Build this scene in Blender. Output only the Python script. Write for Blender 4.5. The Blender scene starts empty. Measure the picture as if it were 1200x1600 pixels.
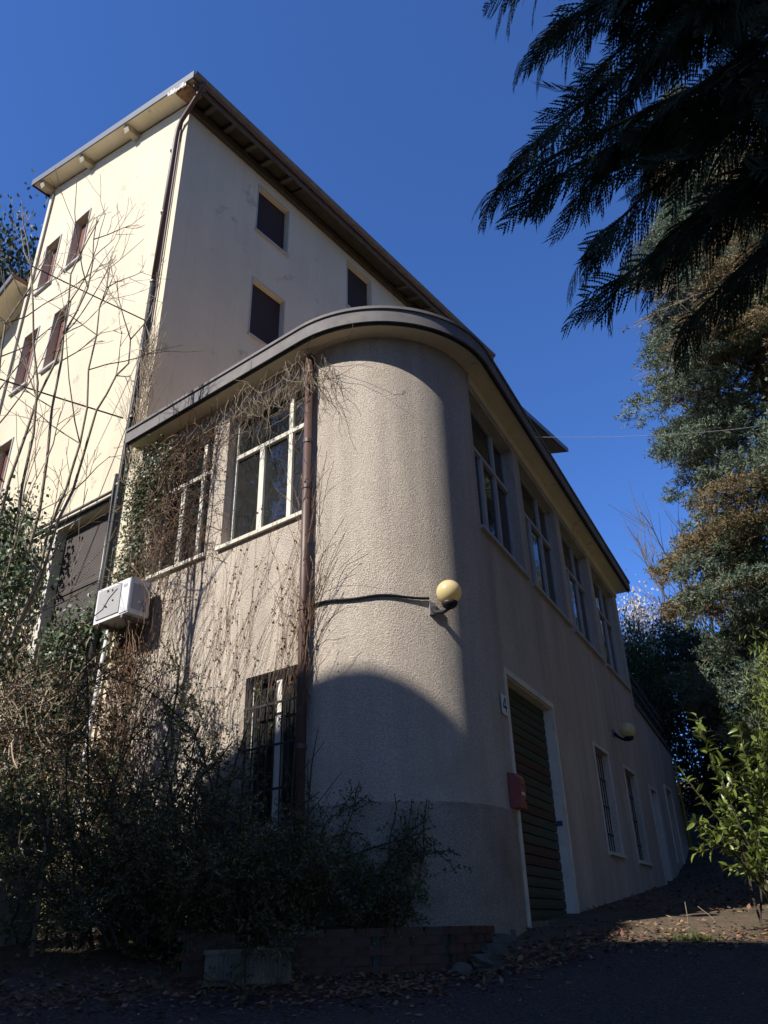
import bpy, math, random
import numpy as np
from mathutils import Vector, Matrix

# ------------------------------------------------------------------ camera, sky, sun, exposure
SC = bpy.context.scene
COL = SC.collection
PITCH, ROLL = math.radians(28.134), math.radians(-1.6315)
_F = Vector((0, math.cos(PITCH), math.sin(PITCH)))
_x = Vector((1, 0, 0)); _u = Vector((0, -math.sin(PITCH), math.cos(PITCH)))
_X = _x*math.cos(ROLL) + _u*math.sin(ROLL)
_U = -_x*math.sin(ROLL) + _u*math.cos(ROLL)
cam_data = bpy.data.cameras.new('camera')
cam = bpy.data.objects.new('camera', cam_data); COL.objects.link(cam)
cam.matrix_world = Matrix(((_X.x, _U.x, -_F.x, 0), (_X.y, _U.y, -_F.y, 0), (_X.z, _U.z, -_F.z, 0), (0, 0, 0, 1)))
cam_data.sensor_fit = 'VERTICAL'; cam_data.sensor_height = 24; cam_data.sensor_width = 18
cam_data.lens = 24*1231.84/1600
cam_data.clip_start = 0.05; cam_data.clip_end = 3000
SC.camera = cam

SUN_BEAR, SUN_EL = math.radians(52), math.radians(41)      # the sun stands behind the camera, to its left
TO_SUN = Vector((-math.sin(SUN_BEAR)*math.cos(SUN_EL), -math.cos(SUN_BEAR)*math.cos(SUN_EL), math.sin(SUN_EL)))
world = bpy.data.worlds.new('World'); SC.world = world; world.use_nodes = True
wn = world.node_tree; bg = wn.nodes['Background']
sky = wn.nodes.new('ShaderNodeTexSky'); sky.sky_type = 'NISHITA'; sky.sun_disc = False
sky.sun_elevation = SUN_EL
sky.sun_rotation = math.atan2(TO_SUN.x, TO_SUN.y)
sky.altitude = 600; sky.air_density = 1.0; sky.dust_density = 0.0; sky.ozone_density = 9.5
tint = wn.nodes.new('ShaderNodeMix'); tint.data_type = 'RGBA'; tint.blend_type = 'MULTIPLY'; tint.inputs['Factor'].default_value = 1
tint.inputs['B'].default_value = (.76, .93, 1.20, 1)        # the deep blue of this camera's sky, the same all over
wn.links.new(sky.outputs[0], tint.inputs['A']); wn.links.new(tint.outputs['Result'], bg.inputs[0]); bg.inputs[1].default_value = 0.105
sd = bpy.data.lights.new('sun', 'SUN'); sd.energy = 4.3; sd.angle = math.radians(0.53); sd.color = (1.0, 0.955, 0.885)
so = bpy.data.objects.new('sun', sd); COL.objects.link(so)
so.rotation_euler = TO_SUN.to_track_quat('Z', 'Y').to_euler(); so.location = (-12, -12, 20)
SC.view_settings.view_transform = 'Standard'; SC.view_settings.look = 'None'
SC.view_settings.gamma = 1; SC.view_settings.use_curve_mapping = False
SC.view_settings.exposure = 0.7
SC.cycles.max_bounces = 8; SC.cycles.transparent_max_bounces = 12

rnd = random.Random(7); nr = np.random.RandomState(11)
def V(*a): return np.array(a, float)
UP = V(0, 0, 1)

# ------------------------------------------------------------------ materials
MATS = {}
def mat(name, base, rough=.85, var=.18, vscale=2.0, bump=0., bscale=40., spec=.3, island=0., translucent=0.,
        streak=0., spots=0., grime=None, metallic=0., detail=6., bdist=.01, wave=None, hue=0., vor=0., speck=0., drip=0.):
    m = bpy.data.materials.new(name); m.use_nodes = True; MATS[name] = m
    nt = m.node_tree; N = nt.nodes; Lk = nt.links; N.clear()
    out = N.new('ShaderNodeOutputMaterial'); p = N.new('ShaderNodeBsdfPrincipled')
    p.inputs['Roughness'].default_value = rough; p.inputs['Metallic'].default_value = metallic
    p.inputs['Specular IOR Level'].default_value = spec
    tc = N.new('ShaderNodeTexCoord')
    def noise(sc, det=detail, vec=None, ro=.6):
        n = N.new('ShaderNodeTexNoise'); n.inputs['Scale'].default_value = sc; n.inputs['Detail'].default_value = det
        n.inputs['Roughness'].default_value = ro
        Lk.new(vec if vec else tc.outputs['Object'], n.inputs['Vector']); return n.outputs['Fac']
    def ramp(sock, a, b, lo=0., hi=1.):
        r = N.new('ShaderNodeMapRange'); r.inputs[1].default_value = a; r.inputs[2].default_value = b
        r.inputs[3].default_value = lo; r.inputs[4].default_value = hi; Lk.new(sock, r.inputs[0]); return r.outputs[0]
    def mul(c, f):      # colour times factor
        x = N.new('ShaderNodeMix'); x.data_type = 'RGBA'; x.blend_type = 'MULTIPLY'; x.inputs['Factor'].default_value = 1
        Lk.new(c, x.inputs['A']); Lk.new(f, x.inputs['B']); return x.outputs['Result']
    def mix(c, d, f):
        x = N.new('ShaderNodeMix'); x.data_type = 'RGBA'; Lk.new(f, x.inputs['Factor']); Lk.new(c, x.inputs['A'])
        if isinstance(d, tuple): x.inputs['B'].default_value = (*d, 1)
        else: Lk.new(d, x.inputs['B'])
        return x.outputs['Result']
    rgb = N.new('ShaderNodeRGB'); rgb.outputs[0].default_value = (*base, 1); c = rgb.outputs[0]
    if var: c = mul(c, ramp(noise(vscale), .25, .75, 1-var, 1+var))
    if island:
        g = N.new('ShaderNodeNewGeometry')
        c = mul(c, ramp(g.outputs['Random Per Island'], 0, 1, 1-island, 1+island))
        if hue:
            h = N.new('ShaderNodeHueSaturation'); Lk.new(c, h.inputs['Color'])
            mm = N.new('ShaderNodeMath'); mm.operation = 'MULTIPLY'; mm.inputs[1].default_value = 7.31
            fr = N.new('ShaderNodeMath'); fr.operation = 'FRACT'
            Lk.new(g.outputs['Random Per Island'], mm.inputs[0]); Lk.new(mm.outputs[0], fr.inputs[0])
            Lk.new(ramp(fr.outputs[0], 0, 1, .5-hue, .5+hue), h.inputs['Hue']); c = h.outputs[0]
    if streak:
        mp = N.new('ShaderNodeMapping'); mp.inputs['Scale'].default_value = (1.5, 1.5, .12); Lk.new(tc.outputs['Object'], mp.inputs[0])
        c = mul(c, ramp(noise(1.6, 5, mp.outputs[0]), .35, .62, 1-streak, 1.0))
    if speck:           # dark grains of the aggregate, with the shade of its pits painted in
        c = mul(c, ramp(noise(58, 2, None, .75), .36, .60, 1-speck, 1.06))
    if drip:
        mp2 = N.new('ShaderNodeMapping'); mp2.inputs['Scale'].default_value = (7, 7, .30); Lk.new(tc.outputs['Object'], mp2.inputs[0])
        c = mul(c, ramp(noise(1.3, 6, mp2.outputs[0], .65), .60, .70, 1.0, 1-drip))
    if spots:
        c = mix(c, (.2, .19, .17), ramp(noise(1.7, 10, None, .74), .595, .645, 0, spots))
    if grime:           # (colour, noise scale, low, high, amount)
        c = mix(c, grime[0], ramp(noise(grime[1], 8), grime[2], grime[3], 0, grime[4]))
    Lk.new(c, p.inputs['Base Color'])
    hsock = None
    if bump:
        if vor:
            v = N.new('ShaderNodeTexVoronoi'); v.feature = 'F1'; v.inputs['Scale'].default_value = bscale*.72
            Lk.new(tc.outputs['Object'], v.inputs['Vector'])
            ad = N.new('ShaderNodeMath'); ad.operation = 'SUBTRACT'; Lk.new(noise(bscale*.5, 4), ad.inputs[0]); Lk.new(v.outputs['Distance'], ad.inputs[1])
            hsock = ad.outputs[0]
        else: hsock = noise(bscale, 4)
    if wave:
        w = N.new('ShaderNodeTexWave'); w.wave_type = 'BANDS'; w.bands_direction = wave[0]; w.inputs['Scale'].default_value = wave[1]
        Lk.new(tc.outputs['Object'], w.inputs['Vector']); hsock = w.outputs['Fac']; bump = wave[2]
    if hsock is not None:
        b = N.new('ShaderNodeBump'); b.inputs['Strength'].default_value = bump; b.inputs['Distance'].default_value = bdist
        Lk.new(hsock, b.inputs['Height']); Lk.new(b.outputs[0], p.inputs['Normal'])
    sh = p.outputs[0]
    if translucent:
        t = N.new('ShaderNodeBsdfTranslucent'); Lk.new(c, t.inputs[0])
        a = N.new('ShaderNodeMixShader'); a.inputs[0].default_value = translucent
        Lk.new(sh, a.inputs[1]); Lk.new(t.outputs[0], a.inputs[2]); sh = a.outputs[0]
    Lk.new(sh, out.inputs[0]); return m

mat('render_cream', (.67, .575, .415), var=.07, vscale=.7, bump=.25, bscale=60, streak=.06, spots=.42, drip=.14, bdist=.006)
mat('roughcast', (.755, .645, .525), var=.10, vscale=1.1, bump=1.0, bscale=74, streak=.24, bdist=.034, speck=.28, grime=((.46, .385, .30), 1.1, .50, .75, .7))
mat('roughcast_base', (.53, .45, .36), var=.14, vscale=1.5, bump=1.0, bscale=54, bdist=.055, speck=.32, grime=((.22, .19, .14), 1.3, .45, .7, .7))
mat('soffit_paint', (.84, .73, .52), var=.10, vscale=1.6, bump=.1, spots=.6)
mat('white_paint', (.62, .58, .49), var=.10, vscale=5, bump=.15, bscale=80, grime=((.32, .28, .2), 6, .55, .75, .6))
mat('white_frame', (.64, .60, .51), rough=.55, var=.08, vscale=8, grime=((.38, .33, .24), 9, .55, .8, .5))
mat('grey_surround', (.42, .41, .40), var=.10, vscale=6, bump=.15)
mat('grey_metal', (.20, .185, .18), rough=.8, var=.14, vscale=5, spec=.2, streak=.15, grime=((.26, .23, .20), 4, .52, .72, .6))
mat('roof_metal', (.10, .105, .125), rough=.5, var=.12, vscale=3, spec=.5)
mat('dark_wood', (.075, .058, .042), var=.3, vscale=6, bump=.4, bscale=18)
mat('grey_wood', (.115, .098, .078), var=.3, vscale=7, bump=.4, bscale=22)
mat('pale_wood', (.52, .45, .32), var=.15, vscale=6, bump=.3)
mat('split_wood', (.26, .15, .07), var=.5, vscale=12, bump=.8, bscale=30)
mat('flaking_paint', (.7, .66, .58), var=.3, vscale=20, bump=.9, bscale=40)
mat('roof_tile', (.22, .10, .06), var=.35, vscale=5)
mat('copper_brown', (.105, .058, .044), rough=.5, var=.18, vscale=7, spec=.45, grime=((.07, .04, .03), 10, .5, .7, .5))
mat('black_plastic', (.02, .02, .022), rough=.5, var=.2)
mat('white_plastic', (.66, .66, .66), rough=.45, var=.06, vscale=6, grime=((.4, .37, .3), 7, .55, .75, .5))
mat('grille_grey', (.42, .415, .41), rough=.6, var=.1, wave=('Z', 26, .5))
mat('shutter_dark', (.040, .028, .026), rough=.7, var=.2, wave=('Z', 12, .6))
mat('shutter_red', (.165, .058, .040), rough=.65, var=.2, wave=('Z', 12, .6))
mat('shutter_grey', (.085, .072, .066), rough=.6, var=.18, wave=('Z', 11, .7))
mat('slat_green', (.020, .048, .028), rough=.5, var=.35, vscale=9, grime=((.11, .045, .025), 7, .50, .62, .8), bump=.3)
mat('slat_red', (.055, .029, .020), rough=.6, var=.35, vscale=9, grime=((.03, .06, .035), 8, .55, .68, .7), bump=.3)
mat('slat_dark', (.035, .052, .034), rough=.6, var=.35, vscale=9, grime=((.09, .04, .025), 6, .52, .66, .7), bump=.3)
mat('mailbox_red', (.30, .075, .065), rough=.45, var=.15, vscale=10, spec=.5)
mat('enamel_white', (.72, .72, .7), rough=.3, var=.05, spec=.5)
mat('print_black', (.015, .015, .015), rough=.6, var=0)
mat('print_blue', (.03, .05, .16), rough=.5, var=0)
mat('iron', (.025, .025, .028), rough=.6, var=.3, vscale=12)
mat('yellow_paint', (.36, .27, .03), rough=.5, var=.2, vscale=8)
mat('globe_glass', (.80, .66, .34), rough=.28, var=.06, vscale=6, spec=.5, translucent=.3)
mat('soffit_reflection', (.42, .38, .31), var=.25, vscale=2.)  # beige backing that puts the soffit's reflection into the pane colour
mat('curtain', (.20, .205, .205), var=.3, vscale=2.5)
mat('interior', (.045, .045, .045), var=.3, vscale=2)  # near-black backing sheet, paints the darkness of the unlit rooms
mat('bounce_roof', (.60, .47, .34), var=.2, vscale=8, bump=.6, bscale=60)  # unseen roof top, made pale to bounce warm light onto the house
mat('asphalt', (.082, .068, .061), rough=.9, var=.9, vscale=38, bump=1., bscale=110, bdist=.03, grime=((.12, .10, .08), 2.2, .5, .72, .6))
mat('soil', (.125, .092, .062), rough=.95, var=.4, vscale=2.4, bump=1., bscale=24, bdist=.05, grime=((.09, .085, .04), 1.4, .52, .68, .7))
mat('concrete', (.20, .18, .145), var=.25, vscale=3, bump=.5, bscale=50, grime=((.07, .075, .04), 3, .48, .68, .8))
mat('concrete_pale', (.185, .155, .115), var=.3, vscale=9, bump=.5, bscale=60, grime=((.09, .085, .06), 7, .45, .7, .8))
mat('brick', (.10, .048, .032), var=.4, vscale=6, bump=.6, bscale=50, grime=((.06, .06, .045), 5, .5, .68, .8))
mat('mortar', (.06, .053, .043), var=.3, vscale=8, bump=.5)
mat('stone', (.11, .098, .08), var=.35, vscale=6, bump=.7, bscale=30)
mat('bark', (.15, .12, .085), var=.35, vscale=9, bump=.8, bscale=30)
mat('bark_pale', (.27, .225, .16), var=.3, vscale=9, bump=.5, bscale=30)
mat('bark_dark', (.055, .042, .032), var=.35, vscale=9, bump=.8, bscale=30)
mat('vine_brown', (.17, .105, .065), var=.3, vscale=9, island=.45)
mat('vine_grey', (.24, .19, .135), var=.3, vscale=9, island=.4)
mat('grit', (.30, .27, .23), var=.2, island=.6)
mat('dry_leaf', (.155, .095, .052), var=.2, island=.5, translucent=.15, hue=.03)
mat('litter', (.20, .115, .065), var=.2, island=.55, hue=.03)
mat('thuja', (.030, .046, .026), rough=.7, var=.2, island=.4, translucent=.12)
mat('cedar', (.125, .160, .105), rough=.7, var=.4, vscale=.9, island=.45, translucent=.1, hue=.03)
mat('cedar_brown', (.21, .16, .08), rough=.8, var=.35, vscale=1.1, island=.45, translucent=.15, hue=.025)  # brown growth, toned gold to paint in its sunlit patches
mat('larch', (.22, .175, .085), rough=.8, var=.3, vscale=1.2, island=.45, translucent=.2)
mat('ivy', (.065, .095, .036), rough=.45, var=.3, vscale=3, island=.5, translucent=.12, spec=.45, hue=.03)
mat('bush_leaf', (.085, .090, .030), rough=.5, var=.3, vscale=3, island=.5, translucent=.15, spec=.4, hue=.035)
mat('laurel', (.135, .175, .035), rough=.35, var=.3, vscale=6, island=.4, translucent=.25, spec=.5, hue=.02)
mat('bounce_leaf', (.30, .22, .11), rough=.8, var=.3, vscale=.6, island=.5, translucent=.2, hue=.03)  # leaf colour brightened for the trees added as warm bounce
mat('bamboo', (.15, .185, .045), rough=.6, var=.3, vscale=2, island=.45, translucent=.25, hue=.03)
mat('yew', (.060, .088, .026), rough=.6, var=.3, vscale=2, island=.5, translucent=.12, hue=.02)
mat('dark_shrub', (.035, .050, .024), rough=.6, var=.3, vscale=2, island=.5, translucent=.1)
mat('blossom', (.54, .50, .47), rough=.7, var=.1, island=.2, translucent=.3)
mat('grass', (.11, .15, .04), rough=.7, var=.2, island=.4, translucent=.2)
def glass_mat(name, tint, ior):
    m = bpy.data.materials.new(name); m.use_nodes = True; MATS[name] = m
    nt = m.node_tree; N = nt.nodes; N.clear()
    o = N.new('ShaderNodeOutputMaterial'); f = N.new('ShaderNodeFresnel'); f.inputs[0].default_value = ior
    t = N.new('ShaderNodeBsdfTransparent'); t.inputs[0].default_value = (*tint, 1)
    g = N.new('ShaderNodeBsdfGlossy'); g.inputs['Roughness'].default_value = .015
    tc = N.new('ShaderNodeTexCoord'); nz = N.new('ShaderNodeTexNoise'); nz.inputs['Scale'].default_value = 2.2
    b = N.new('ShaderNodeBump'); b.inputs['Strength'].default_value = .06; b.inputs['Distance'].default_value = .05
    nt.links.new(tc.outputs['Object'], nz.inputs['Vector']); nt.links.new(nz.outputs['Fac'], b.inputs['Height']); nt.links.new(b.outputs[0], g.inputs['Normal'])
    d = N.new('ShaderNodeBsdfDiffuse'); d.inputs[0].default_value = (.3, .3, .28, 1)        # dust on the panes
    mx = N.new('ShaderNodeMixShader'); nt.links.new(f.outputs[0], mx.inputs[0]); nt.links.new(t.outputs[0], mx.inputs[1]); nt.links.new(g.outputs[0], mx.inputs[2])
    m2 = N.new('ShaderNodeMixShader'); m2.inputs[0].default_value = .07
    nt.links.new(mx.outputs[0], m2.inputs[1]); nt.links.new(d.outputs[0], m2.inputs[2]); nt.links.new(m2.outputs[0], o.inputs[0])
glass_mat('glass', (.75, .78, .78), 1.75)

# ------------------------------------------------------------------ mesh helpers
def unit(v): return v/ (np.linalg.norm(v) + 1e-12)
class MB:
    """Collects shapes in world space; build() links them as one mesh object."""
    def __init__(s): s.v = []; s.f = []; s.n = 0
    def add(s, v, f):
        s.v.append(np.asarray(v, float).reshape(-1, 3)); s.f += [tuple(i + s.n for i in q) for q in f]; s.n += len(s.v[-1])
    def poly(s, pts): s.add(pts, [tuple(range(len(pts)))])
    def box8(s, p):      # 8 corners: bottom ring (ccw), top ring
        s.add(p, [(3,2,1,0), (4,5,6,7), (0,1,5,4), (1,2,6,5), (2,3,7,6), (3,0,4,7)])
    def obox(s, c, ax, ay, az):   # centre and three half vectors
        c, ax, ay, az = map(np.asarray, (c, ax, ay, az))
        s.box8([c-ax-ay-az, c+ax-ay-az, c+ax+ay-az, c-ax+ay-az, c-ax-ay+az, c+ax-ay+az, c+ax+ay+az, c-ax+ay+az])
    def tube(s, pts, rad, seg=6, cap=True):
        pts = [np.asarray(p, float) for p in pts]; n = len(pts)
        if not hasattr(rad, '__len__'): rad = [rad]*n
        t = unit(pts[min(1, n-1)]-pts[0]); a = unit(np.cross(t, UP if abs(t[2]) < .9 else V(1, 0, 0)))
        V_ = []; F_ = []
        for i in range(n):
            t = unit(pts[min(i+1, n-1)]-pts[max(i-1, 0)]); a = unit(a - t*(a@t)); b = np.cross(t, a)
            for k in range(seg):
                w = 2*math.pi*k/seg; V_.append(pts[i] + rad[i]*(a*math.cos(w)+b*math.sin(w)))
        for i in range(n-1):
            for k in range(seg):
                k2 = (k+1) % seg; F_.append((i*seg+k, i*seg+k2, (i+1)*seg+k2, (i+1)*seg+k))
        if cap: F_.append(tuple(range(seg-1, -1, -1))); F_.append(tuple(range((n-1)*seg, n*seg)))
        s.add(V_, F_)
    def sphere(s, c, r, nu=24, nv=14):
        c = np.asarray(c); V_ = [c+V(0, 0, r)]; F_ = []
        for j in range(1, nv):
            th = math.pi*j/nv
            for i in range(nu): ph = 2*math.pi*i/nu; V_.append(c+r*V(math.sin(th)*math.cos(ph), math.sin(th)*math.sin(ph), math.cos(th)))
        V_.append(c-V(0, 0, r))
        for i in range(nu): F_.append((0, 1+i, 1+(i+1) % nu)); F_.append((len(V_)-1, 1+(nv-2)*nu+(i+1) % nu, 1+(nv-2)*nu+i))
        for j in range(nv-2):
            for i in range(nu): a = 1+j*nu; F_.append((a+i, a+nu+i, a+nu+(i+1) % nu, a+(i+1) % nu))
        s.add(V_, F_)
    def build(s, name, material, parent=None, smooth=False, kind=None):
        return obj(name, np.concatenate(s.v), s.f, material, parent, smooth, kind)
def mesh_data(name, v, f, material, smooth=False):
    me = bpy.data.meshes.new(name)
    if isinstance(f, np.ndarray):                       # N x 3 or N x 4 faces, fast path
        n, k = f.shape
        me.vertices.add(len(v)); me.vertices.foreach_set('co', np.asarray(v, np.float32).ravel())
        me.loops.add(n*k); me.loops.foreach_set('vertex_index', f.astype(np.int32).ravel())
        me.polygons.add(n); me.polygons.foreach_set('loop_start', np.arange(0, n*k, k, dtype=np.int32))
        me.polygons.foreach_set('loop_total', np.full(n, k, np.int32))
        me.update(calc_edges=True)
    else:
        me.from_pydata(np.asarray(v).tolist(), [], f); me.update()
    if smooth: me.polygons.foreach_set('use_smooth', np.ones(len(me.polygons), bool))
    if material: me.materials.append(MATS[material])
    return me
def hook(o, parent):
    if parent is not None:
        o.parent = parent; o.matrix_parent_inverse = world_of(parent).inverted()
WORLD = {}
def world_of(o): return WORLD.get(o.name, Matrix.Identity(4))
def obj(name, v, f, material, parent=None, smooth=False, kind=None):
    o = bpy.data.objects.new(name, mesh_data(name, v, f, material, smooth)); COL.objects.link(o); hook(o, parent)
    if kind: o['kind'] = kind
    return o
def inst(name, me, M, parent):
    o = bpy.data.objects.new(name, me); COL.objects.link(o); o.parent = parent
    o.matrix_parent_inverse = world_of(parent).inverted(); o.matrix_basis = M; return o
def tag(o, label, cat, group=None):
    o['label'] = label; o['category'] = cat
    if group: o['group'] = group
    return o
def thing(name, loc, label, cat, group=None):
    o = bpy.data.objects.new(name, None); COL.objects.link(o); o.location = tuple(loc); o.empty_display_size = .2
    WORLD[o.name] = Matrix.Translation(Vector(tuple(loc)))
    return tag(o, label, cat, group)
def leaf_quads(P, D, length, width, Nn=None, fold=0.):
    """Diamond leaves at P pointing along D (arrays), arrays or scalars for size."""
    n = len(P); D = D/np.maximum(np.linalg.norm(D, axis=1, keepdims=True), 1e-9)
    R = nr.normal(size=(n, 3)) if Nn is None else Nn + nr.normal(size=(n, 3))*.35
    S = np.cross(D, R); S /= np.maximum(np.linalg.norm(S, axis=1, keepdims=True), 1e-9)
    l = np.broadcast_to(np.asarray(length, float).reshape(-1, 1), (n, 1)); w = np.broadcast_to(np.asarray(width, float).reshape(-1, 1), (n, 1))
    v = np.stack([P, P+D*l*.45+S*w*.5, P+D*l, P+D*l*.45-S*w*.5], 1).reshape(-1, 3)
    return v, np.arange(n*4).reshape(n, 4)
def join_q(parts):
    vs, fs, n = [], [], 0
    for v, f in parts: vs.append(v); fs.append(f+n); n += len(v)
    return np.concatenate(vs), np.concatenate(fs)
def rdir(n=None): 
    v = nr.normal(size=(n, 3)) if n else nr.normal(size=3)
    return v/np.linalg.norm(v, axis=-1, keepdims=True)

# ------------------------------------------------------------------ site frames
dL = V(-.79233533, .61008584, 0); dM = V(.61008584, .79233533, 0); dR = V(.44326171, .89639225, 0)
nL = -dM; nM = V(.79233533, -.61008584, 0); nR = V(.89639225, -.44326171, 0)
A = V(-.85057949, 8.2563015, 0); RC = 1.35
Cc = A - nL*RC; B = Cc + nR*RC; K = A + dL*3.76
PHI_L, PHI_R = math.radians(127.60), math.radians(26.31)
class Frame:
    def __init__(s, o, t, n): s.o, s.t, s.n = o, t, n
    def __call__(s, a, o, z): return s.o + s.t*a + s.n*o + UP*z
FL = Frame(A, -dL, nL); FR = Frame(B, dR, nR); FM = Frame(K, dM, nM)
def cyl(phi, rad, z): return Cc + V(math.cos(phi), -math.sin(phi), 0)*rad + UP*z
def gz(x, y):
    z = np.interp(y, [-60, -20, 0, 9, 17, 20.2, 26, 60, 300], [-7, -4.2, -1.6, 0., .7, 1.15, 2.6, 6, 18])
    return z + np.interp(x, [-80, -12, -7, 6, 9, 30, 200], [6, 1.5, 0, 0, .7, 5, 30])*np.clip((np.asarray(y)-2)/8., 0, 1)

# ------------------------------------------------------------------ ground
def sheet(name, xs, ys, material, dz, inside=None):
    xs = np.asarray(xs); ys = np.asarray(ys); X, Y = np.meshgrid(xs, ys); Z = gz(X, Y)+dz
    v = np.stack([X, Y, Z], -1).reshape(-1, 3); f = []
    nx = len(xs)
    for j in range(len(ys)-1):
        for i in range(nx-1):
            if inside and not inside((xs[i]+xs[i+1])/2, (ys[j]+ys[j+1])/2): continue
            f.append((j*nx+i, j*nx+i+1, (j+1)*nx+i+1, (j+1)*nx+i))
    o = obj(name, v, f, material, None, True); o['kind'] = 'structure'; return o
gx = sorted(set([-400, -200, -80, -40, -20, -12, -7, -5, 6, 7, 9, 12, 20, 30, 60, 120, 300] + list(np.arange(-6, 9.1, .5))))
gy = sorted(set([-400, -60, -40, -20, -10, -5, 0, 17, 20.2, 26, 40, 60, 100, 300] + list(np.arange(2, 20.1, .5))))
sheet('ground', gx, gy, 'soil', 0)
def drive_edge(x): return float(np.interp(x, [-12, -3, -1.6, .2, 1.2, 2.0, 3.4, 6, 12], [6.4, 6.75, 6.85, 6.85, 7.6, 8.25, 8.1, 7.6, 7.4]))
xs = np.arange(-12, 12.01, .3); ys = [-20, -10, -5, 0]+list(np.arange(.5, 6.01, .5))
m = MB(); V_ = []; F_ = []
for x in xs:
    e = drive_edge(x) + .10*math.sin(x*3.1)+.06*math.sin(x*7.7+1)
    col = [y for y in (-20, -10, -5, 0, 2, 4, 5, 6)] + [6+(e-6)*k/4 for k in (1, 2, 3, 4)]
    V_ += [(x, y, float(gz(x, y))+.006) for y in col]
n = 12
for i in range(len(xs)-1):
    for j in range(n-1): F_.append((i*n+j, (i+1)*n+j, (i+1)*n+j+1, i*n+j+1))
o = obj('asphalt_drive', np.array(V_), F_, 'asphalt', None, True); o['kind'] = 'structure'

# ------------------------------------------------------------------ building helpers
def panel(mb, fr, s0, s1, z0, z1, holes=(), depth=.2, off=0.):
    """A flat wall with rectangular openings and their reveals; holes = (s0, s1, z0, z1[, depth])."""
    S = sorted({s0, s1, *[h[0] for h in holes], *[h[1] for h in holes]}); Z = sorted({z0, z1, *[h[2] for h in holes], *[h[3] for h in holes]})
    for a, b in zip(S, S[1:]):
        for c, d in zip(Z, Z[1:]):
            if any(h[0] <= a and b <= h[1] and h[2] <= c and d <= h[3] for h in holes): continue
            mb.poly([fr(a, off, c), fr(b, off, c), fr(b, off, d), fr(a, off, d)])
    for h in holes:
        a, b, c, d = h[:4]; k = off-(h[4] if len(h) > 4 else depth)
        mb.poly([fr(a, off, c), fr(a, off, d), fr(a, k, d), fr(a, k, c)]); mb.poly([fr(b, off, d), fr(b, off, c), fr(b, k, c), fr(b, k, d)])
        mb.poly([fr(a, off, d), fr(b, off, d), fr(b, k, d), fr(a, k, d)]); mb.poly([fr(b, off, c), fr(a, off, c), fr(a, k, c), fr(b, k, c)])
def fbox(mb, fr, s0, s1, o0, o1, z0, z1):
    mb.box8([fr(s0, o1, z0), fr(s1, o1, z0), fr(s1, o0, z0), fr(s0, o0, z0), fr(s0, o1, z1), fr(s1, o1, z1), fr(s1, o0, z1), fr(s0, o0, z1)])
def fbuild(name, material, parent, fr, *boxes, **kw):
    mb = MB()
    for b in boxes: fbox(mb, fr, *b)
    return mb.build(name, material, parent, **kw)
def casement(parent, fr, s0, s1, z0, z1, depth, cols, transom, topcols, sill=True, bar=.05, curtain='curtain', frame='white_frame', sillmat='white_paint'):
    """Window part: frame mesh with panes, sill and curtain or toned backing as its pieces."""
    o0, o1 = -depth, -depth+.06
    mb = MB()
    fbox(mb, fr, s0+.003, s0+bar, o0, o1, z0+.003, z1-.003); fbox(mb, fr, s1-bar, s1-.003, o0, o1, z0+.003, z1-.003)
    fbox(mb, fr, s0+bar, s1-bar, o0, o1, z0+.003, z0+bar+.02); fbox(mb, fr, s0+bar, s1-bar, o0, o1, z1-bar, z1-.003)
    panes = []
    lo, hi = z0+bar+.02, z1-bar
    W = s1-s0
    edges = [s0+bar]+[s0+W*c for c in cols]+[s1-bar]
    zt = transom if transom else hi
    if transom: fbox(mb, fr, s0+bar, s1-bar, o0, o1+.012, zt-.03, zt+.03)
    for i, c in enumerate(cols):
        w = .045 if i == 0 else .035
        fbox(mb, fr, s0+W*c-w, s0+W*c+w, o0, o1+.006, lo, zt-.03 if transom else hi)
    for a, b in zip(edges, edges[1:]): panes.append((a, b, lo, zt-.03 if transom else hi))
    if transom:
        e2 = [s0+bar]+[s0+W*c for c in topcols]+[s1-bar]
        for c in topcols: fbox(mb, fr, s0+W*c-.035, s0+W*c+.035, o0, o1+.006, zt+.03, hi)
        for a, b in zip(e2, e2[1:]): panes.append((a, b, zt+.03, hi))
    w = mb.build('window', frame, parent)
    for a, b, c, d in panes:
        fbuild('pane', 'glass', w, fr, (a-.01, b+.01, o0+.02, o0+.026, c-.01, d+.01))
    if sill: fbuild('sill', sillmat, w, fr, (s0-.04, s1+.04, -depth+.06, .05, z0-.045, z0+.004))
    if curtain: fbuild('curtain', curtain, w, fr, (s0-.05, s1+.05, o0-.17, o0-.16, z0-.05, z1+.05))  # beige sheet carries the reflected soffit, near-black one the unlit room, as colour
    return w

# ------------------------------------------------------------------ main house (tall, cream)
house = thing('tall_house', K+UP*0, 'tall cream rendered house with overhanging sloping roof, rising behind the annex', 'house')
WR = dict(d=5.82)                     # width of the sunlit end wall
def roof_top(d): return 15.60 + .30*(d+.57)
TH = .20
wl = MB()
winL = [(-7.78, -7.20, 13.38, 14.88, .16), (-8.98, -8.40, 13.38, 14.88, .16), (-7.78, -7.22, 10.5, 12.05, .16), (-8.98, -8.42, 10.5, 12.05, .16), (-8.98, -8.42, 7.6, 9.1, .16)]
shut = (-5.86, -4.36, 3.6, 6.14, .14)
S0, S1 = -9.58, -3.76
panel(wl, FL, S0, S1, -1, 15.2, winL+[shut])
wl.poly([FL(S0, 0, 15.2), FL(S1, 0, 15.2), FL(S1, 0, roof_top(0)-TH), FL(S0, 0, roof_top(WR['d'])-TH)])
winM = [(2.02, 2.96, 13.52, 14.92, .14), (2.03, 2.95, 10.62, 12.13, .14), (5.05, 5.98, 13.5, 14.98, .14)]
panel(wl, FM, 0, 11.0, 5, 15.42, winM)
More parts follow.
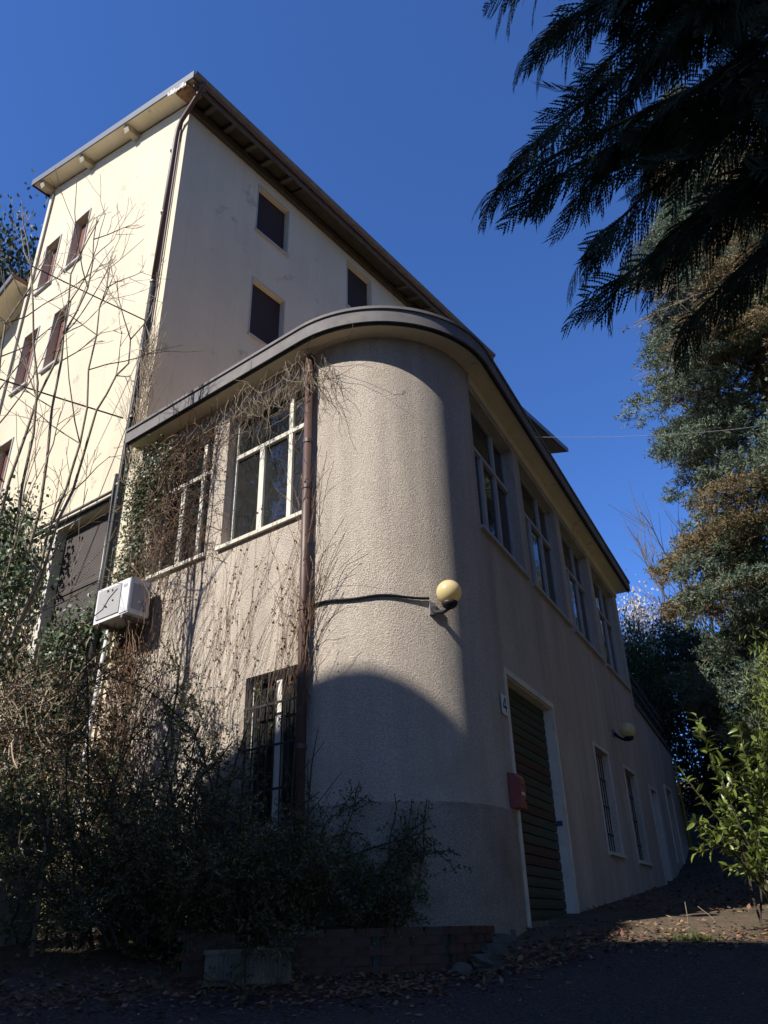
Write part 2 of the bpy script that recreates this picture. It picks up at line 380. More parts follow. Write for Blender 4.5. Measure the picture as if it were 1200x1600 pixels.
p = lambda s, d, z: K + dM*s + dL*d + UP*z
wl.poly([p(11, 0, -1), p(11, 5.82, -1), p(11, 5.82, 17.3), p(11, 0, 15.42)])
wl.poly([p(11, 5.82, -1), p(0, 5.82, -1), p(0, 5.82, 17.3), p(11, 5.82, 17.3)])
wl.build('wall', 'render_cream', house)
# shutters and windows
for (a, b, c, d, k) in winL:
    w = fbuild('window', 'grey_surround', house, FL, (a-.035, a-.002, .0, .022, c-.03, d+.03), (b+.002, b+.035, .0, .022, c-.03, d+.03), (a-.002, b+.002, 0, .022, d+.002, d+.03))
    fbuild('sill', 'grey_surround', w, FL, (a-.06, b+.06, -.02, .06, c-.06, c-.004))
    fbuild('shutter', 'shutter_red', w, FL, (a-.02, b+.02, -k-.03, -k+.01, c-.02, d+.02))
for (a, b, c, d, k) in winM:
    w = fbuild('window', 'grey_surround', house, FM, (a-.028, a-.002, -.02, .012, c-.03, d+.028), (b+.002, b+.028, -.02, .012, c-.03, d+.028), (a-.002, b+.002, -.02, .012, d+.002, d+.028))
    fbuild('sill', 'grey_surround', w, FM, (a-.05, b+.05, -.05, .05, c-.04, c-.004))
    fbuild('shutter', 'shutter_dark', w, FM, (a-.02, b+.02, -k-.03, -k+.01, c-.02, d+.02))
a, b, c, d, k = shut
w = fbuild('window', 'white_paint', house, FL, (a-.12, a-.002, -.05, .03, c-.1, d+.1), (b+.002, b+.08, -.05, .03, c-.1, d+.1), (a-.002, b+.002, -.05, .03, d+.002, d+.1))
w['label'] = 'low wide window closed by a grey roller shutter'
fbuild('shutter', 'shutter_grey', w, FL, (a-.02, b+.02, -k-.03, -k, c, 4.93), (a-.02, b+.02, -k-.045, -k+.02, 4.93, 5.0), (a-.02, b+.02, -k-.03, -k, 5.0, d))
# roof: slab with tiles on top, fascia, soffit
def slab(mb, s0, s1, d0, d1, ztop, th):
    q = []
    for z in (-th, 0):
        q += [p(s0, d0, ztop(d0)+z), p(s1, d0, ztop(d0)+z), p(s1, d1, ztop(d1)+z), p(s0, d1, ztop(d1)+z)]
    mb.box8(q)
rm = MB(); slab(rm, -.37, 11.35, -.53, 6.12, lambda d: roof_top(d)-.03, .10)
roof = rm.build('roof', 'roof_tile', house)
sm = MB(); slab(sm, -.36, -.002, -.50, 6.10, lambda d: roof_top(d)-.135, .03); sm.build('soffit', 'soffit_paint', roof)
sm = MB(); slab(sm, .003, 11.3, -.50, .1, lambda d: roof_top(d)-.135, .03); sm.build('soffit', 'dark_wood', roof)
fm = MB()
q = [p(s, d, roof_top(d)+z) for z in (-.19, .015) for (s, d) in ((-.40, -.58), (-.372, -.58), (-.372, 6.16), (-.40, 6.16))]; fm.box8(q)
fm.build('fascia', 'roof_metal', roof)
fm = MB()
q = [p(s, d, roof_top(d)+z) for z in (-.19, .012) for (s, d) in ((-.37, 6.124), (11.3, 6.124), (11.3, 6.16), (-.37, 6.16))]; fm.box8(q)
fm.build('fascia', 'dark_wood', roof)
gm = MB()                                                  # half-round gutter along the eave
for s0 in np.arange(-.40, 11.0, 2.9):
    s1 = min(s0+2.9, 11.4); ring = []
    for s in (s0, s1):
        ring += [p(s, -.56-.065+.065*math.cos(t), 15.50-.075*math.sin(t)*1.0) for t in np.linspace(0, math.pi, 9)]
    gm.add(ring, [(i, i+1, i+10, i+9) for i in range(8)])
gm.build('gutter', 'grey_metal', roof, smooth=True)
fbuild('eave_beam', 'dark_wood', roof, FM, (-.02, 11.0, .004, .10, 15.24, 15.42))
fbuild('fascia', 'grey_wood', roof, FM, (-.30, 11.3, .47, .50, 15.30, 15.44))
rfm = None
mb = MB(); slab(mb, 3.0, 6.6, -.462, -.006, lambda d: roof_top(d)-.20, .025); mb.build('soffit_board', 'dark_wood', roof)
for i, s in enumerate(np.arange(.35, 11.0, .56)):
    if 3.0 < s < 6.6: continue
    s += rnd.uniform(-.06, .06); mb = MB()
    q = [p(ss, d, zf(d)) for zf in (lambda d: roof_top(d)-.29, lambda d: roof_top(d)-.168) for (ss, d) in ((s-.05, -.46), (s+.05, -.46), (s+.05, -.004), (s-.05, -.004))]
    mb.box8(q); mb.build('rafter', 'grey_wood', roof)
for dd in (.06+1.85, 3.80, 5.70):                           # purlin ends under the sunlit rake
    mb = MB(); z = roof_top(dd)-.168; h = .19
    prof = [(-.001, 0), (-.33, 0), (-.33, -.09), (-.28, -h), (-.001, -h)]
    V_ = [p(s, dd-.075, z+k) for s, k in prof]+[p(s, dd+.075, z+k) for s, k in prof]
    mb.add(V_, [(0, 1, 2, 3, 4), (9, 8, 7, 6, 5)]+[(i, i+5, (i+1) % 5+5, (i+1) % 5) for i in range(5)])
    mb.build('purlin', 'pale_wood', roof)
mb = MB()                                                   # broken, splintering corner of the rake soffit
for k in range(7):
    d0 = -.42+.02*k; z = roof_top(d0)-.31+.017*k
    q = [p(s, d, z+(d-d0)*.30+zz) for zz in (0, .011) for (s, d) in ((-.36+.025*rnd.random(), d0), (-.02, d0), (-.02, d0+.40-.04*rnd.random()), (-.35+.03*rnd.random(), d0+.42-.05*rnd.random()))]
    mb.box8(q)
mb.build('splintered_board', 'split_wood', roof)
mb = MB()
for k in range(12):
    d = -.30+.05*k; z = roof_top(d)-.20-.03*rnd.random()
    mb.obox(p(-.385, d, z), nL*.012*rnd.random()+nL*.004, dL*.03, UP*(.03+.03*rnd.random())+nL*.01)
mb.build('flaking_paint', 'flaking_paint', roof)
# lower wings: behind on the right, and to the left
mb = MB()
for (s0, s1, d0, d1, z) in ((11.02, 15.6, .15, 5.4, 14.3),):
    mb.box8([p(s0, d0, -1), p(s1, d0, -1), p(s1, d1, -1), p(s0, d1, -1), p(s0, d0, z), p(s1, d0, z), p(s1, d1, z+1.4), p(s0, d1, z+1.4)])
mb.build('rear_wall', 'render_cream', house)
mb = MB(); slab(mb, 11.4, 16.1, -.45, 5.9, lambda d: 14.62+.3*(d+.45), .12); rr = mb.build('rear_roof', 'roof_tile', house)
mb = MB(); slab(mb, 11.42, 16.05, -.42, 5.8, lambda d: 14.49+.3*(d+.45), .03); mb.build('soffit', 'dark_wood', rr)
mb = MB(); slab(mb, 11.38, 16.14, -.50, -.455, lambda d: 14.63+.3*(d+.45), .16); mb.build('fascia', 'roof_metal', rr)
mb = MB(); slab(mb, 16.104, 16.14, -.454, 5.9, lambda d: 14.63+.3*(d+.45), .16); mb.build('fascia', 'roof_metal', rr)
mb = MB()
mb.box8([p(.25, 5.83, -1), p(9, 5.83, -1), p(9, 14, -1), p(.25, 14, -1), p(.25, 5.83, 14.0), p(9, 5.83, 14.0), p(9, 14, 10.2), p(.25, 14, 10.2)])
mb.build('side_wall', 'render_cream', house)
mb = MB(); slab(mb, -.36, 9.2, 5.86, 14.5, lambda d: 14.36-.46*(d-5.4), .13); lr = mb.build('side_roof', 'roof_tile', house)
mb = MB(); slab(mb, -.34, .24, 5.86, 14.4, lambda d: 14.226-.46*(d-5.4), .03); mb.build('soffit', 'soffit_paint', lr)
mb = MB(); slab(mb, -.40, -.364, 5.85, 14.6, lambda d: 14.39-.46*(d-5.4), .2); mb.build('fascia', 'roof_metal', lr)
# rain pipe at the corner
pm = MB(); e0 = K+nM*.55+nL*.2
pm.tube([p(-.16, -.62, 15.46), p(-.16, -.60, 15.36), p(-.13, -.32, 15.18), p(-.09, .10, 14.98), p(-.075, .22, 14.80), p(-.07, .25, 14.5), p(-.07, .28, 10.6)], .05, 10)
dp = pm.build('downpipe', 'copper_brown', house, smooth=True)
pm = MB(); pm.tube([p(-.07, .28, 10.6), p(-.07, .30, 8.5), p(-.07, .36, 6.2), p(-.09, .36, 4.2), p(-.10, .40, 0)], .05, 10); pm.build('downpipe', 'black_plastic', house, smooth=True)
for z in (14.2, 12.4, 10.6, 9.0, 7.6):
    pm = MB(); pm.tube([p(-.07, .28, z-.02), p(-.07, .28, z+.02)], .062, 10); pm.build('pipe_clip', 'copper_brown', house)
pm = MB(); pm.tube([p(-.04, .14, 15.0), p(-.04, .17, 14.6), p(-.04, .18, 9.6)], .016, 6); pm.build('cable', 'copper_brown', house)
pm = MB(); pm.tube([p(-.04, .06, 4.6), p(-.06, .14, 3.3), p(-.10, .16, 1.9), p(-.10, .16, 0)], .035, 8); pm.build('drain_pipe', 'white_plastic', house, smooth=True)
pm = MB(); pm.tube([p(-.06, .50, 6.6), p(-.10, .46, 6.3), p(-.08, .44, 5.0), p(-.10, .50, 3.6), p(-.1, .52, 1.4)], .028, 8); pm.build('drain_pipe', 'black_plastic', house, smooth=True)
pm = MB(); pm.tube([p(-.06, .46, 6.20), p(-.06, 1.6, 6.22), p(-.06, 3.0, 6.27)], .035, 8); pm.build('pipe_run', 'black_plastic', house, smooth=True)
pm = MB(); pm.tube([p(-.05, .46, 6.32), p(-.05, 1.6, 6.34), p(-.05, 3.0, 6.38)], .025, 8); pm.build('pipe_run', 'grey_metal', house, smooth=True)
pm = MB(); pm.tube([p(-.03, 5.55, 17.0), p(-.03, 5.6, 9), p(-.03, 5.6, 2)], .025, 6); pm.build('cable', 'grey_metal', house)

# ------------------------------------------------------------------ annex (two storeys, rounded corner)
annex = thing('rounded_annex', Cc, 'two storey roughcast annex with rounded corner and flat overhanging roof', 'building')
ZS, ZT, OV = 6.84, 7.06, .325
wm = MB()
winAL = [(-3.17, -1.96, 4.49, 6.58, .20), (-1.64, -.12, 4.49, 6.58, .20), (-.99, -.10, .95, 2.62, .16), (-3.2, -2.52, 1.10, 1.58, .14)]
panel(wm, FL, -3.757, 0, -1, ZS, winAL)
doors = (.43, 2.33, .075, 2.66, .16)
winR = [(-.0+.05, 1.86, 4.45, 6.58, .19), (2.18, 4.16, 4.45, 6.58, .19), (4.48, 6.46, 4.45, 6.58, .19), (6.77, 8.86, 4.45, 6.58, .19)]
winG = [(4.62, 5.58, 1.0, 2.56, .22), (6.84, 7.84, 1.0, 2.55, .22)]
panel(wm, FR, 0, 9.2, -1, ZS, [doors]+winR+winG)
NS = 56; ph = np.linspace(PHI_L, PHI_R, NS+1)
for a, b in zip(ph, ph[1:]): wm.poly([cyl(a, RC, -1), cyl(b, RC, -1), cyl(b, RC, ZS), cyl(a, RC, ZS)])
wm.poly([FR(9.2, 0, -1), FR(9.2, -6, -1), FR(9.2, -6, ZS), FR(9.2, 0, ZS)])
aw = wm.build('wall', 'roughcast', annex)
# smooth the drum only
me = aw.data
cv = np.array([tuple(v.co) for v in me.vertices]); 
for pl in me.polygons:
    c = np.array(pl.center)-Cc; r_ = math.hypot(c[0], c[1])
    if abs(r_-RC) < .01 and c@nL > -.3*0 - 10:
        phi = math.atan2(-c[1], c[0])
        if PHI_R < phi < PHI_L: pl.use_smooth = True
bm_merge = __import__('bmesh'); b_ = bm_merge.new(); b_.from_mesh(me); bm_merge.ops.remove_doubles(b_, verts=b_.verts, dist=1e-4)
for e in b_.edges:
    if len(e.link_faces) == 2 and e.calc_face_angle(0) > math.radians(20): e.smooth = False
b_.to_mesh(me); b_.free()
# rougher base band, a centimetre proud
mb = MB(); zb = 1.115; off = .012
def strip(pts_lo, pts_hi, pts_in):
    for i in range(len(pts_lo)-1):
        mb.poly([pts_lo[i], pts_lo[i+1], pts_hi[i+1], pts_hi[i]]); mb.poly([pts_hi[i], pts_hi[i+1], pts_in[i+1], pts_in[i]])
path = [(FL(-.09, 0, 0), nL), ] + [(cyl(a, RC, 0), V(math.cos(a), -math.sin(a), 0)) for a in ph] + [(FR(.30, 0, 0), nR)]
strip([q+n_*off-UP for q, n_ in path], [q+n_*off+UP*(zb-.0) for q, n_ in path], [q-n_*.02+UP*(zb+.012) for q, n_ in path])
mb.build('plinth', 'roughcast_base', annex, smooth=False)
# flat roof with rounded fascia
def outline(off, back=True):
    pts = [FL(-3.72, off, 0)] + [cyl(a, RC+off, 0) for a in ph] + [FR(9.42, off, 0)]
    if back: pts += [FR(9.42, -1.2, 0), FM(9.5, .02, 0), FM(0.02, .02, 0)]
    return pts
def prism(pts, z0, z1, name, material, parent):
    mb = MB(); n = len(pts); V_ = [q+UP*z0 for q in pts]+[q+UP*z1 for q in pts]
    mb.add(V_, [tuple(range(n-1, -1, -1)), tuple(range(n, 2*n))]+[(i, (i+1) % n, (i+1) % n+n, i+n) for i in range(n)])
    return mb.build(name, material, parent)
ar = prism(outline(OV-.03), ZS+.03, ZT-.01, 'roof', 'bounce_roof', annex)
sf = prism(outline(OV-.032), ZS, ZS+.028, 'soffit', 'soffit_paint', ar)
def band(o0, o1, z0, z1, name, material, parent):
    mb = MB(); a = outline(o0, False); b = outline(o1, False)
    for i in range(len(a)-1):
        mb.box8([b[i]+UP*z0, b[i+1]+UP*z0, a[i+1]+UP*z0, a[i]+UP*z0, b[i]+UP*z1, b[i+1]+UP*z1, a[i+1]+UP*z1, a[i]+UP*z1])
    return mb.build(name, material, parent)
band(OV-.028, OV, ZS-.005, ZT, 'fascia', 'grey_metal', ar)
for s_ in (-.9, -1.9, -2.9): fbuild('seam', 'grey_metal', ar, FL, (s_-.012, s_+.012, OV-.001, OV+.004, ZS, ZT-.004))
for s_ in (1.2, 2.4, 3.6, 4.8, 6.0, 7.2, 8.4): fbuild('seam', 'grey_metal', ar, FR, (s_-.012, s_+.012, OV-.001, OV+.004, ZS, ZT-.004))
band(OV+.002, OV+.022, ZT-.03, ZT+.012, 'coping_edge', 'grey_metal', ar)
band(OV-.06, OV-.03, ZS-.03, ZS-.002, 'drip_lip', 'black_plastic', ar)
fbuild('lintel_beam', 'soffit_paint', annex, FR, (.06, 9.19, .004, .03, 6.66, ZS-.003))
# upper windows
for (a, b, c, d, k) in winAL[:2]: casement(annex, FL, a, b, c, d, k, (.37, .72), 5.90, (.72,), sillmat='white_paint')
for (a, b, c, d, k) in winR: casement(annex, FR, a, b, c, d, k, (.36, .68), 5.86, (.68,), sillmat='grey_surround', frame='grey_surround', bar=.035, curtain='soffit_reflection')
# ground floor windows with iron bars
def grille(fr, w, a, b, c, d, n, o=-.04, zs=()):
    for i in range(n):
        s = a+(b-a)*(i+.5)/n; mb = MB(); mb.tube([fr(s, o, c+.02), fr(s, o, d-.02)], .009, 6); mb.build('bar', 'iron', w)
    for z in zs:
        mb = MB(); mb.obox(fr((a+b)/2, o, z), fr.t*((b-a)/2-.004), fr.n*.006, UP*.012); mb.build('bar', 'iron', w)
a, b, c, d, k = winAL[2]
w = casement(annex, FL, a, b, c, d, k, (.5,), None, (), sillmat='white_paint', curtain='curtain'); grille(FL, w, a, b, c, d, 8, .01, (1.35, 1.8, 2.25))
a, b, c, d, k = winAL[3]
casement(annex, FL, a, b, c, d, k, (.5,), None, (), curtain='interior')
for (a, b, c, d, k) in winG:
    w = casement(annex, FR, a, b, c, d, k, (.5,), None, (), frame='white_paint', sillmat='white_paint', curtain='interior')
    grille(FR, w, a, b, c, d, 6, -.10, (1.3, 1.72, 2.14))
    fbuild('surround', 'white_paint', w, FR, (a-.06, a-.003, -.01, .012, c-.05, d+.06), (b+.003, b+.06, -.01, .012, c-.05, d+.06), (a-.003, b+.003, -.01, .012, d+.003, d+.06))
# slatted door
a, b, c, d, k = doors
door = fbuild('door', 'white_paint', annex, FR, (a-.075, a-.003, -.01, .016, 0, d+.075), (b+.003, b+.075, -.01, .016, 0, d+.075), (a-.003, b+.003, -.01, .016, d+.003, d+.075),
              (b-.016, b-.004, -.155, -.004, c, d-.006), (a+.004, a+.016, -.155, -.004, c, d-.006), (a+.018, b-.018, -.155, -.004, d-.018, d-.005))
door['label'] = 'tall door of green and rust red slats in a white surround'
fbuild('threshold', 'concrete_pale', door, FR, (a+.002, b-.002, -.15, .06, c-.06, c+.004))
fbuild('backing', 'print_black', door, FR, (a+.003, b-.003, -.17, -.162, c, d))
ns = 23; hgt = (d-.02-c-.01)/ns
def slat_mesh(material):
    mb = MB(); hw = (b-a)/2-.02; prof = [(-.02, -hgt/2+.003), (.004, -hgt/2+.006), (.009, -hgt*.1), (.004, hgt/2-.008), (-.02, hgt/2-.004)]
    V_ = [V(-hw, o, z) for o, z in prof]+[V(hw, o, z) for o, z in prof]
    mb.add(V_, [(0, 1, 2, 3, 4), (9, 8, 7, 6, 5)]+[(i, i+5, (i+1) % 5+5, (i+1) % 5) for i in range(5)])
    return mesh_data('slat', np.concatenate(mb.v), mb.f, material)
SL = {k_: slat_mesh(k_) for k_ in ('slat_green', 'slat_red', 'slat_dark')}
order = ['d','d','d','d','d','r','d','r','r','g','g','g','r','g','g','g','r','r','d','d','g','d','d'][::-1]
names_ = {'d': 'slat_dark', 'r': 'slat_red', 'g': 'slat_green'}
Mr = Matrix(((dR[0], nR[0], 0, 0), (dR[1], nR[1], 0, 0), (0, 0, 1, 0), (0, 0, 0, 1)))
for i in range(ns):
    c0 = FR((a+b)/2, -.125, c+.012+hgt*(i+.5)); M = Mr.copy(); M.translation = Vector(c0)
    M = M @ Matrix.Rotation(rnd.uniform(-.004, .004), 4, 'Y')
    inst('slat', SL[names_[order[i]]], M, door)
fbuild('small_sign', 'print_blue', door, FR, (b-.030, b-.018, -.12, -.04, 1.16, 1.22))
# annex rain pipe at the start of the drum and the lamp conduit
pm = MB(); off = .085
pm.tube([FL(-.02, off, 6.74), FL(-.02, off, 0)], .055, 12); dpa = pm.build('downpipe', 'copper_brown', annex, smooth=True)
for z in (6.72, 5.4, 4.75, 3.2, 1.7):
    pm = MB(); pm.tube([FL(-.02, off, z-.025), FL(-.02, off, z+.025)], .064, 12); pm.build('pipe_collar', 'copper_brown', dpa)
pm = MB(); pts = [cyl(t, RC+.022, 3.235-.02*(i/14.)+.012*math.sin(i*.9)) for i, t in enumerate(np.linspace(PHI_L-.03, math.radians(69), 15))]
pm.tube(pts, .015, 6); pm.build('conduit', 'black_plastic', annex)

# ------------------------------------------------------------------ wall lamps, mailbox, number plate, air conditioner
def lamp(base, n, globe_c, t, label):
    th = thing('wall_lamp', base, label, 'lamp', 'globe lamps on the annex wall')
    mb = MB(); mb.obox(base+n*.015, t*.035, n*.015, UP*.07); mb.build('wall_plate', 'grey_metal', th)
    mb = MB(); g = np.asarray(globe_c); low = g-UP*.165
    mb.tube([base+n*.03, base+n*.09-UP*.07, (base+n*.1+low)/2-UP*.06, low], [.03, .026, .024, .026], 8); mb.build('arm', 'black_plastic', th, smooth=True)
    mb = MB(); mb.tube([low-UP*.01, low+UP*.02, low+UP*.05, low+UP*.062], [.05, .082, .09, .07], 16); mb.build('cup', 'black_plastic', th, smooth=True)
    mb = MB(); mb.sphere(g, .136, 32, 18); mb.build('globe', 'globe_glass', th, smooth=True)
t66 = math.radians(67.5)
lamp(cyl(t66, RC, 3.10), V(math.cos(t66), -math.sin(t66), 0), cyl(math.radians(64.5), RC+.27, 3.205), V(math.sin(t66), math.cos(t66), 0), 'cream globe lamp in sunlight on the rounded corner of the annex')
lamp(FR(6.30, 0, 3.06), nR, FR(6.22, .29, 3.06), dR, 'dull cream globe lamp on the shaded wall above the barred windows')
mbx = thing('letter_box', FR(.25, .0, 1.15), 'red metal letter box fixed beside the slatted door', 'letter box')
mb = MB(); s0, s1 = .13, .36
prof = [(.012, 1.14), (.12, 1.14), (.12, 1.44), (.09, 1.485), (.012, 1.50)]
V_ = [FR(s0, o, z) for o, z in prof]+[FR(s1, o, z) for o, z in prof]
mb.add(V_, [(0, 1, 2, 3, 4), (9, 8, 7, 6, 5)]+[(i, i+5, (i+1) % 5+5, (i+1) % 5) for i in range(5)])
mb.build('body', 'mailbox_red', mbx)
fbuild('flap', 'mailbox_red', mbx, FR, (s0+.02, s1-.02, .121, .129, 1.38, 1.43)); fbuild('door', 'mailbox_red', mbx, FR, (s0+.02, s1-.02, .121, .127, 1.17, 1.35))
fbuild('name_plate', 'enamel_white', mbx, FR, (s0+.06, s1-.06, .128, .131, 1.27, 1.30)); fbuild('lock', 'iron', mbx, FR, (s1-.06, s1-.035, .128, .135, 1.21, 1.235))
sg = thing('house_number_sign', FR(.23, 0, 2.18), 'small white house number plate reading 4 beside the slatted door', 'sign')
fbuild('plate', 'enamel_white', sg, FR, (.13, .32, .016, .024, 2.14, 2.36))
fm_ = lambda x, z: FR(.13+.19*x, .0255, 2.14+.22*z)
mb = MB()
mb.poly([fm_(.60, .12), fm_(.74, .12), fm_(.74, .88), fm_(.60, .88)]); mb.poly([fm_(.18, .32), fm_(.86, .32), fm_(.86, .44), fm_(.18, .44)])
mb.poly([fm_(.18, .44), fm_(.33, .44), fm_(.62, .88), fm_(.60, .88), fm_(.50, .88)])
V4 = np.concatenate(mb.v); 
for i in range(len(V4)): V4[i] += nR*.0006*(i//4)
obj('numeral', V4, mb.f, 'print_black', sg)
ac = thing('air_conditioner', FL(-3.2, .1, 3.76), 'white air conditioner unit hung on the ivy grown wall', 'air conditioner')
x0, x1, y0, y1, z0, z1 = -3.60, -2.84, .14, .46, 3.78, 4.28
fbuild('casing', 'white_plastic', ac, FL, (x0, x1, y0, y1, z0, z1))
fbuild('side_grille', 'grille_grey', ac, FL, (x1+.001, x1+.008, y0+.04, y1-.05, z0+.07, z1-.08))
gr_ = fbuild('front_grille', 'grille_grey', ac, FL, (x0+.05, x1-.20, y1+.001, y1+.012, z0+.05, z1-.04))
fbuild('front_panel', 'white_plastic', ac, FL, (x1-.18, x1-.006, y1+.001, y1+.010, z0+.02, z1-.02))
fbuild('label_plate', 'grille_grey', ac, FL, (x1-.14, x1-.06, y1+.011, y1+.013, z1-.12, z1-.08))
for s in (x0+.12, x1-.12): fbuild('bracket', 'grey_metal', ac, FL, (s-.02, s+.02, .0, y1, z0-.045, z0-.002))

# ------------------------------------------------------------------ terrace wall beyond the annex, railing, yellow pipe
tw = thing('terrace_wall', FR(11.4, 0, .9), 'low rendered terrace wall continuing past the annex towards the trees', 'wall')
mb = MB()
hole3 = (9.34, 10.0, .62, 2.5, .2); hole4 = (11.42, 12.27, 1.25, 2.78, .2)
panel(mb, FR, 9.203, 13.7, -.5, 3.86, [hole3, hole4], off=-.02)
mb.poly([FR(9.203, -.02, 3.86), FR(13.7, -.02, 3.86), FR(9.203, -.02, 4.22)])
mb.poly([FR(13.7, -.02, -.5), FR(13.7, -4, -.5), FR(13.7, -4, 3.86), FR(13.7, -.02, 3.86)])
mb.poly([FR(9.203, -.02, 4.22), FR(13.7, -.02, 3.86), FR(13.7, -4, 3.86), FR(9.203, -4, 4.22)])
mb.build('wall', 'roughcast', tw)
mb = MB(); q = [FR(s, o, z+zz) for zz in (0, .05) for (s, o, z) in ((9.21, .03, 4.225), (13.75, .03, 3.865), (13.75, -.2, 3.865), (9.21, -.2, 4.225))]; mb.box8(q); mb.build('cap', 'concrete', tw)
fbuild('door', 'slat_dark', tw, FR, (9.12+.22, 10.0, -.23, -.20, .62, 2.5)); fbuild('door_frame', 'white_frame', tw, FR, (9.24, 9.337, -.03, .012, .4, 2.58), (10.003, 10.12, -.03, .012, .4, 2.58), (9.337, 10.003, -.03, .012, 2.503, 2.58), (9.985, 9.999, -.195, -.03, .5, 2.5))
fbuild('window_frame', 'white_frame', tw, FR, (11.34, 11.418, -.03, .012, 1.2, 2.86), (12.273, 12.36, -.03, .012, 1.2, 2.86), (11.418, 12.273, -.03, .012, 2.783, 2.86))
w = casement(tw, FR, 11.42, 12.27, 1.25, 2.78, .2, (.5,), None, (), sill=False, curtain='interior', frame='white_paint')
rl = thing('railing', FR(11.5, -.1, 4.1), 'thin metal railing along the top of the terrace wall', 'railing')
for k, s in enumerate(np.arange(9.5, 13.71, .6)):
    z = 4.27-.08*(s-9.2); mb = MB(); mb.tube([FR(s, -.1, z), FR(s, -.1, z+.85)], .016, 6); mb.build('post', 'iron', rl)
for h in (.85, .58, .3):
    mb = MB(); mb.tube([FR(9.3, -.1, 4.27+h), FR(13.7, -.1, 3.91+h)], .018, 6); mb.build('rail', 'grey_metal', rl)
mb = MB(); mb.tube([FR(13.45, .06, 3.7), FR(13.45, .06, .9)], .032, 8)
tag(mb.build('gas_pipe', 'yellow_paint', None, smooth=True), 'yellow painted pipe running up the end of the terrace wall', 'pipe')

# ------------------------------------------------------------------ things on the ground in front
bed = thing('brick_bed', V(-.3, 7.5, -.2), 'low brick edging around the overgrown bed at the annex corner', 'planter bed')
def brick_mesh(lx, ly, lz, material, seed):
    r = random.Random(seed); mb = MB(); j = lambda: r.uniform(-.004, .004)
    mb.box8([V(sx*lx/2+j(), sy*ly/2+j(), sz*lz/2+j()) for sz in (-1, 1) for sx, sy in ((-1, -1), (1, -1), (1, 1), (-1, 1))])
    return mesh_data('brick', np.concatenate(mb.v), mb.f, material)
BR = [brick_mesh(.235, .11, .058, 'brick', i) for i in range(5)]
bed_path = [V(-1.75, 7.42, 0), V(-.2, 7.38, 0), V(.42, 7.45, 0), V(.62, 7.75, 0), V(.84, 8.30, 0)]
mbm = MB()
for pa, pb in zip(bed_path, bed_path[1:]):
    dv = pb-pa; L_ = np.linalg.norm(dv); t = dv/L_; n_ = V(t[1], -t[0], 0)
    zb0 = min(float(gz(pa[0], pa[1])), float(gz(pb[0], pb[1])))
    mbm.obox((pa+pb)/2+UP*((zb0-.1+.012)/2), t*L_/2, n_*.046, UP*((.012-(zb0-.1))/2))
    nb = max(1, int(L_/.247)); ang = math.atan2(t[1], t[0])
    for course in range(5):
        z = .045-.034-course*.068
        if z < zb0-.06: break
        for i in range(nb+1):
            s = (i+.5*(course % 2))*.247
            if s > L_-.06: continue
            q = pa+t*(s+.06)+UP*z + n_*rnd.uniform(-.006, .008)
            M = Matrix.Translation(Vector(q)) @ Matrix.Rotation(ang+rnd.uniform(-.03, .03), 4, 'Z')
            inst('brick', BR[rnd.randrange(5)], M, bed)
mbm.build('mortar', 'mortar', bed)
mb = MB()
pts = [q+UP*-.005 for q in bed_path]+[FR(.25, .0, -.005), cyl(math.radians(60), RC, -.005), cyl(math.radians(100), RC, -.005), FL(-.5, 0, -.005), FL(-3, 0, -.005)]
mb.poly(pts); mb.build('soil', 'soil', bed)
ST = [(.70, 7.55, .10, .12), (.86, 7.95, .12, .13), (.97, 8.35, .13, .12), (1.05, 8.6, .1, .1), (.52, 7.28, .08, .08)]
for i, (x, y, a_, h_) in enumerate(ST):
    mb = MB(); mb.sphere(V(0, 0, 0), 1, 9, 6); v = np.concatenate(mb.v)*V(a_, a_*.8, h_*.7); v += nr.normal(size=v.shape)*.012; v[:, 2] = np.clip(v[:, 2], -.05, .06); v += V(x, y, float(gz(x, y))+.03)
    tag(obj('edging_stone', v, mb.f, 'stone'), ['flat grey stone by the corner of the brick bed', 'broad grey stone halfway along the right side of the bed', 'grey stone at the far right end of the brick bed', 'small stone between the bed and the slatted door', 'small loose stone on the asphalt below the bed corner'][i], 'stone', 'stones around the brick bed')
tr = thing('flower_trough', V(-1.16, 7.1, -.29), 'weathered concrete flower trough with ribbed front standing on the asphalt edge', 'planter')
ft = Frame(V(-1.49, 7.03, 0), unit(V(.66, .11, 0)), unit(V(.11, -.66, 0))); tz = -.315
mb = MB(); Lt = .67
for (s0, s1, o0, o1) in ((0, Lt, -.03, 0), (0, Lt, -.26, -.23), (0, .03, -.229, -.031), (Lt-.03, Lt, -.229, -.031)): fbox(mb, ft, s0, s1, o0, o1, tz+.0, tz+.21)
fbox(mb, ft, .031, Lt-.031, -.229, -.031, tz+.02, tz+.05)
mb.build('body', 'concrete_pale', tr)
fbuild('rim', 'concrete_pale', tr, ft, (-.012, Lt+.012, -.002, .014, tz+.205, tz+.235), (-.012, Lt+.012, -.274, -.25, tz+.205, tz+.235), (-.012, .02, -.249, -.003, tz+.205, tz+.235), (Lt-.02, Lt+.012, -.249, -.003, tz+.205, tz+.235))
fbuild('soil', 'soil', tr, ft, (.03, Lt-.03, -.228, -.032, tz+.15, tz+.175)); fbuild('foot', 'concrete_pale', tr, ft, (-.006, Lt+.006, .001, .012, tz-.01, tz+.03))
rb = MB(); rb.box8([V(sx*.0065, sy*.014, sz*.083) for sz in (-1, 1) for sx, sy in ((-1, -1), (1, -1), (.7, 1), (-.7, 1))]); ribm = mesh_data('rib', np.concatenate(rb.v), rb.f, 'concrete_pale')
Mt = Matrix(((ft.t[0], -ft.n[0], 0, 0), (ft.t[1], -ft.n[1], 0, 0), (0, 0, 1, 0), (0, 0, 0, 1)))
